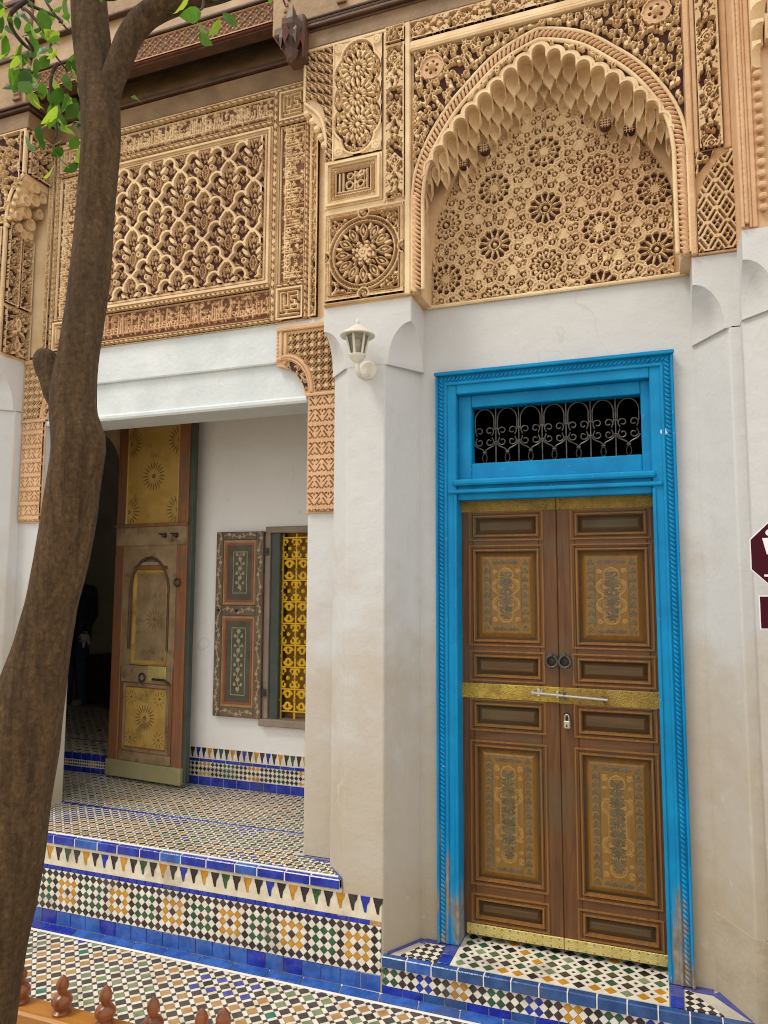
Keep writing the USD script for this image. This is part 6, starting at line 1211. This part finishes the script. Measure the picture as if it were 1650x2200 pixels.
# ------------------------------------------------------------------ the garden rail
rl = thing('railing', 'low varnished wooden railing with turned finials in the lower left corner', 'railing')
RY, RZ = -1.56, .752
obj('top_rail', bx(-1.6, RY - .036, RZ - .135, .155, RY + .036, RZ - .095, .006), M['rail'], rl); obj('lower_rail', bx(-1.6, RY - .025, .16, .155, RY + .025, .20, .006), M['rail'], rl); obj('end_post', bx(.150, RY - .034, 0, .218, RY + .034, RZ - .10, .006), M['rail'], rl)
prof = [(.0001, -.006), (.026, -.005), (.028, .006), (.020, .014), (.022, .020), (.029, .030), (.030, .042), (.022, .054), (.011, .060), (.013, .066), (.0175, .076), (.0185, .088), (.013, .103), (.005, .113), (.0001, .117)]
zf = -.012 + RZ
for i, x in enumerate([-.299 - .141 * k for k in range(8, 0, -1)] + [-.299, -.160, -.015, .124]):
    obj('finial', lathe([(a * .88, b * .80) for a, b in prof], 20, (x, RY, RZ - .094)), M['finial'], rl, smooth=45)
    obj('baluster', lathe([(.0001, .2), (.016, .2), (.016, .25), (.010, .28), (.018, .36), (.020, .44), (.012, .50), (.016, .56), (.016, .615), (.0001, .615)], 12, (x, RY, 0)), M['finial'], rl, smooth=45)
obj('finial', lathe([(a, b * .95) for a, b in prof], 20, (.184, RY, RZ - .098)), M['finial'], rl, smooth=45)

# ------------------------------------------------------------------ the person in the passage
pe = thing('person', 'person in dark jacket and blue jeans standing in the dark passage holding white paper', 'person', (-4.28, 2.72, .575), 8)
def chain3(bones, refine=.03, it=6):
    out = None
    for a, b, ra, rb in bones:
        h = m3.Manifold.batch_hull([m3.Manifold.sphere(ra, 16).translate(tuple(a)), m3.Manifold.sphere(rb, 16).translate(tuple(b))]); out = h if out is None else out + h
    m = out.refine_to_length(refine).to_mesh(); t = trimesh.Trimesh(m.vert_properties[:, :3], m.tri_verts, process=True); trimesh.smoothing.filter_taubin(t, iterations=it); return t
Hs = .80
S3 = lambda bones: [(np.array(a) * Hs, np.array(b) * Hs, ra * Hs, rb * Hs) for a, b, ra, rb in bones]
body = [((-.09, 0, .90), (-.10, -.01, .50), .088, .062), ((-.10, -.01, .50), (-.11, .02, .09), .060, .042), ((.09, 0, .90), (.11, -.04, .50), .088, .062), ((.11, -.04, .50), (.13, -.02, .09), .060, .042), ((-.09, 0, .93), (.09, 0, .93), .10, .10), ((0, 0, .95), (0, .01, 1.30), .125, .135), ((-.16, .01, 1.38), (.16, .01, 1.38), .075, .075), ((0, .01, 1.30), (0, .01, 1.42), .12, .07), ((0, .01, 1.42), (0, -.005, 1.54), .052, .050), ((0, -.01, 1.60), (0, -.015, 1.66), .085, .092),
        ((.19, .01, 1.38), (.235, -.01, 1.10), .055, .044), ((.235, -.01, 1.10), (.21, -.11, .90), .042, .030), ((-.19, .01, 1.38), (-.23, .0, 1.10), .055, .044), ((-.23, 0, 1.10), (-.24, -.06, .86), .042, .030)]
bd = obj('body', chain3(S3(body)), M['skin'], pe, smooth=True)
obj('jacket', chain3(S3([((0, 0, .93), (0, .01, 1.30), .155, .155), ((-.16, .01, 1.38), (.16, .01, 1.38), .088, .088), ((0, .01, 1.36), (0, .01, 1.44), .10, .07), ((.19, .01, 1.38), (.235, -.01, 1.10), .068, .058), ((.235, -.01, 1.10), (.213, -.10, .93), .056, .046), ((-.19, .01, 1.38), (-.23, 0, 1.10), .068, .058), ((-.23, 0, 1.10), (-.238, -.05, .90), .056, .046)])), M['coat_cloth'], bd, smooth=True)
obj('jeans', chain3(S3([((-.09, 0, .90), (-.10, -.01, .50), .105, .080), ((-.10, -.01, .50), (-.11, .02, .06), .080, .070), ((.09, 0, .90), (.11, -.04, .50), .105, .080), ((.11, -.04, .50), (.13, -.02, .06), .080, .070), ((-.08, 0, .95), (.08, 0, .95), .115, .115)])), M['jeans'], bd, smooth=True)
for s, fy in ((-1, .02), (1, -.02)): obj('shoe', chain3(S3([((s * .12, fy + .03, .045), (s * .13, fy - .14, .035), .048, .036), ((s * .12, fy + .02, .07), (s * .12, fy - .03, .075), .045, .040)])), M['shoe'], bd, smooth=True)
def hand(p, d, s):
    p = np.array(p); d = np.array(d) / np.linalg.norm(d); sd = np.cross(d, [0, 1, 0]); sd /= np.linalg.norm(sd); nn = np.cross(sd, d); b = [(p, p + d * .075 + sd * .022, .024, .014), (p, p + d * .078 - sd * .022, .024, .014), (p + d * .07 - sd * .02, p + d * .07 + sd * .02, .014, .014)]
    for k, (o, L) in enumerate(((-.030, .062), (-.010, .074), (.010, .070), (.029, .055))):
        a = p + d * .078 + sd * o; m_ = a + d * L * .5 - nn * .012; e = m_ + d * L * .3 - nn * .03; b += [(a, m_, .0095, .0088), (m_, e, .0088, .0078)]
    a = p + d * .025 + sd * .024 * s; m_ = a + d * .03 + sd * .022 * s - nn * .012; b += [(a, m_, .013, .011), (m_, m_ + d * .028 - nn * .014, .011, .0085)]
    return chain3(S3(b), .006, 4)
obj('hand', hand((.21, -.115, .895), (-.04, -.3, -.95), -1), M['skin'], bd, smooth=True); obj('hand', hand((-.24, -.065, .855), (0, -.2, -.98), 1), M['skin'], bd, smooth=True)
obj('nose', lathe([(.0001, -.02), (.016, -.012), (.010, .012), (.0001, .024)], 10, (0, -.108 * Hs, 1.62 * Hs)), M['skin'], bd, smooth=True); obj('mouth', bx(-.02, -.092 * Hs, 1.562 * Hs, .02, -.076 * Hs, 1.570 * Hs, .003), M['jeans'] if False else M['shutter_red'], bd)
for s in (-1, 1): obj('eye', lathe([(.0001, -.009), (.009, 0), (.0001, .009)], 10, (s * .032 * Hs, -.094 * Hs, 1.645 * Hs)), M['hair'], bd, smooth=True); obj('ear', lathe([(.0001, -.025), (.010, -.012), (.013, .01), (.0001, .024)], 8, (s * .094 * Hs, .0, 1.63 * Hs)), M['skin'], bd, smooth=True)
obj('hair', chain3(S3([((0, .005, 1.64), (0, .005, 1.69), .092, .094), ((0, .03, 1.60), (0, .02, 1.68), .085, .09)])), M['hair'], bd, smooth=True)
pa = thing('paper', 'white folded sheet of paper in the hand of the person in the passage', 'paper', (-4.28, 2.72, .575), 8)
obj('sheet', xz(Polygon([(.150, .70), (.185, .56), (.20, .57), (.215, .66), (.24, .58), (.262, .60), (.245, .69)]), -.150, -.146), M['paper'], pa)
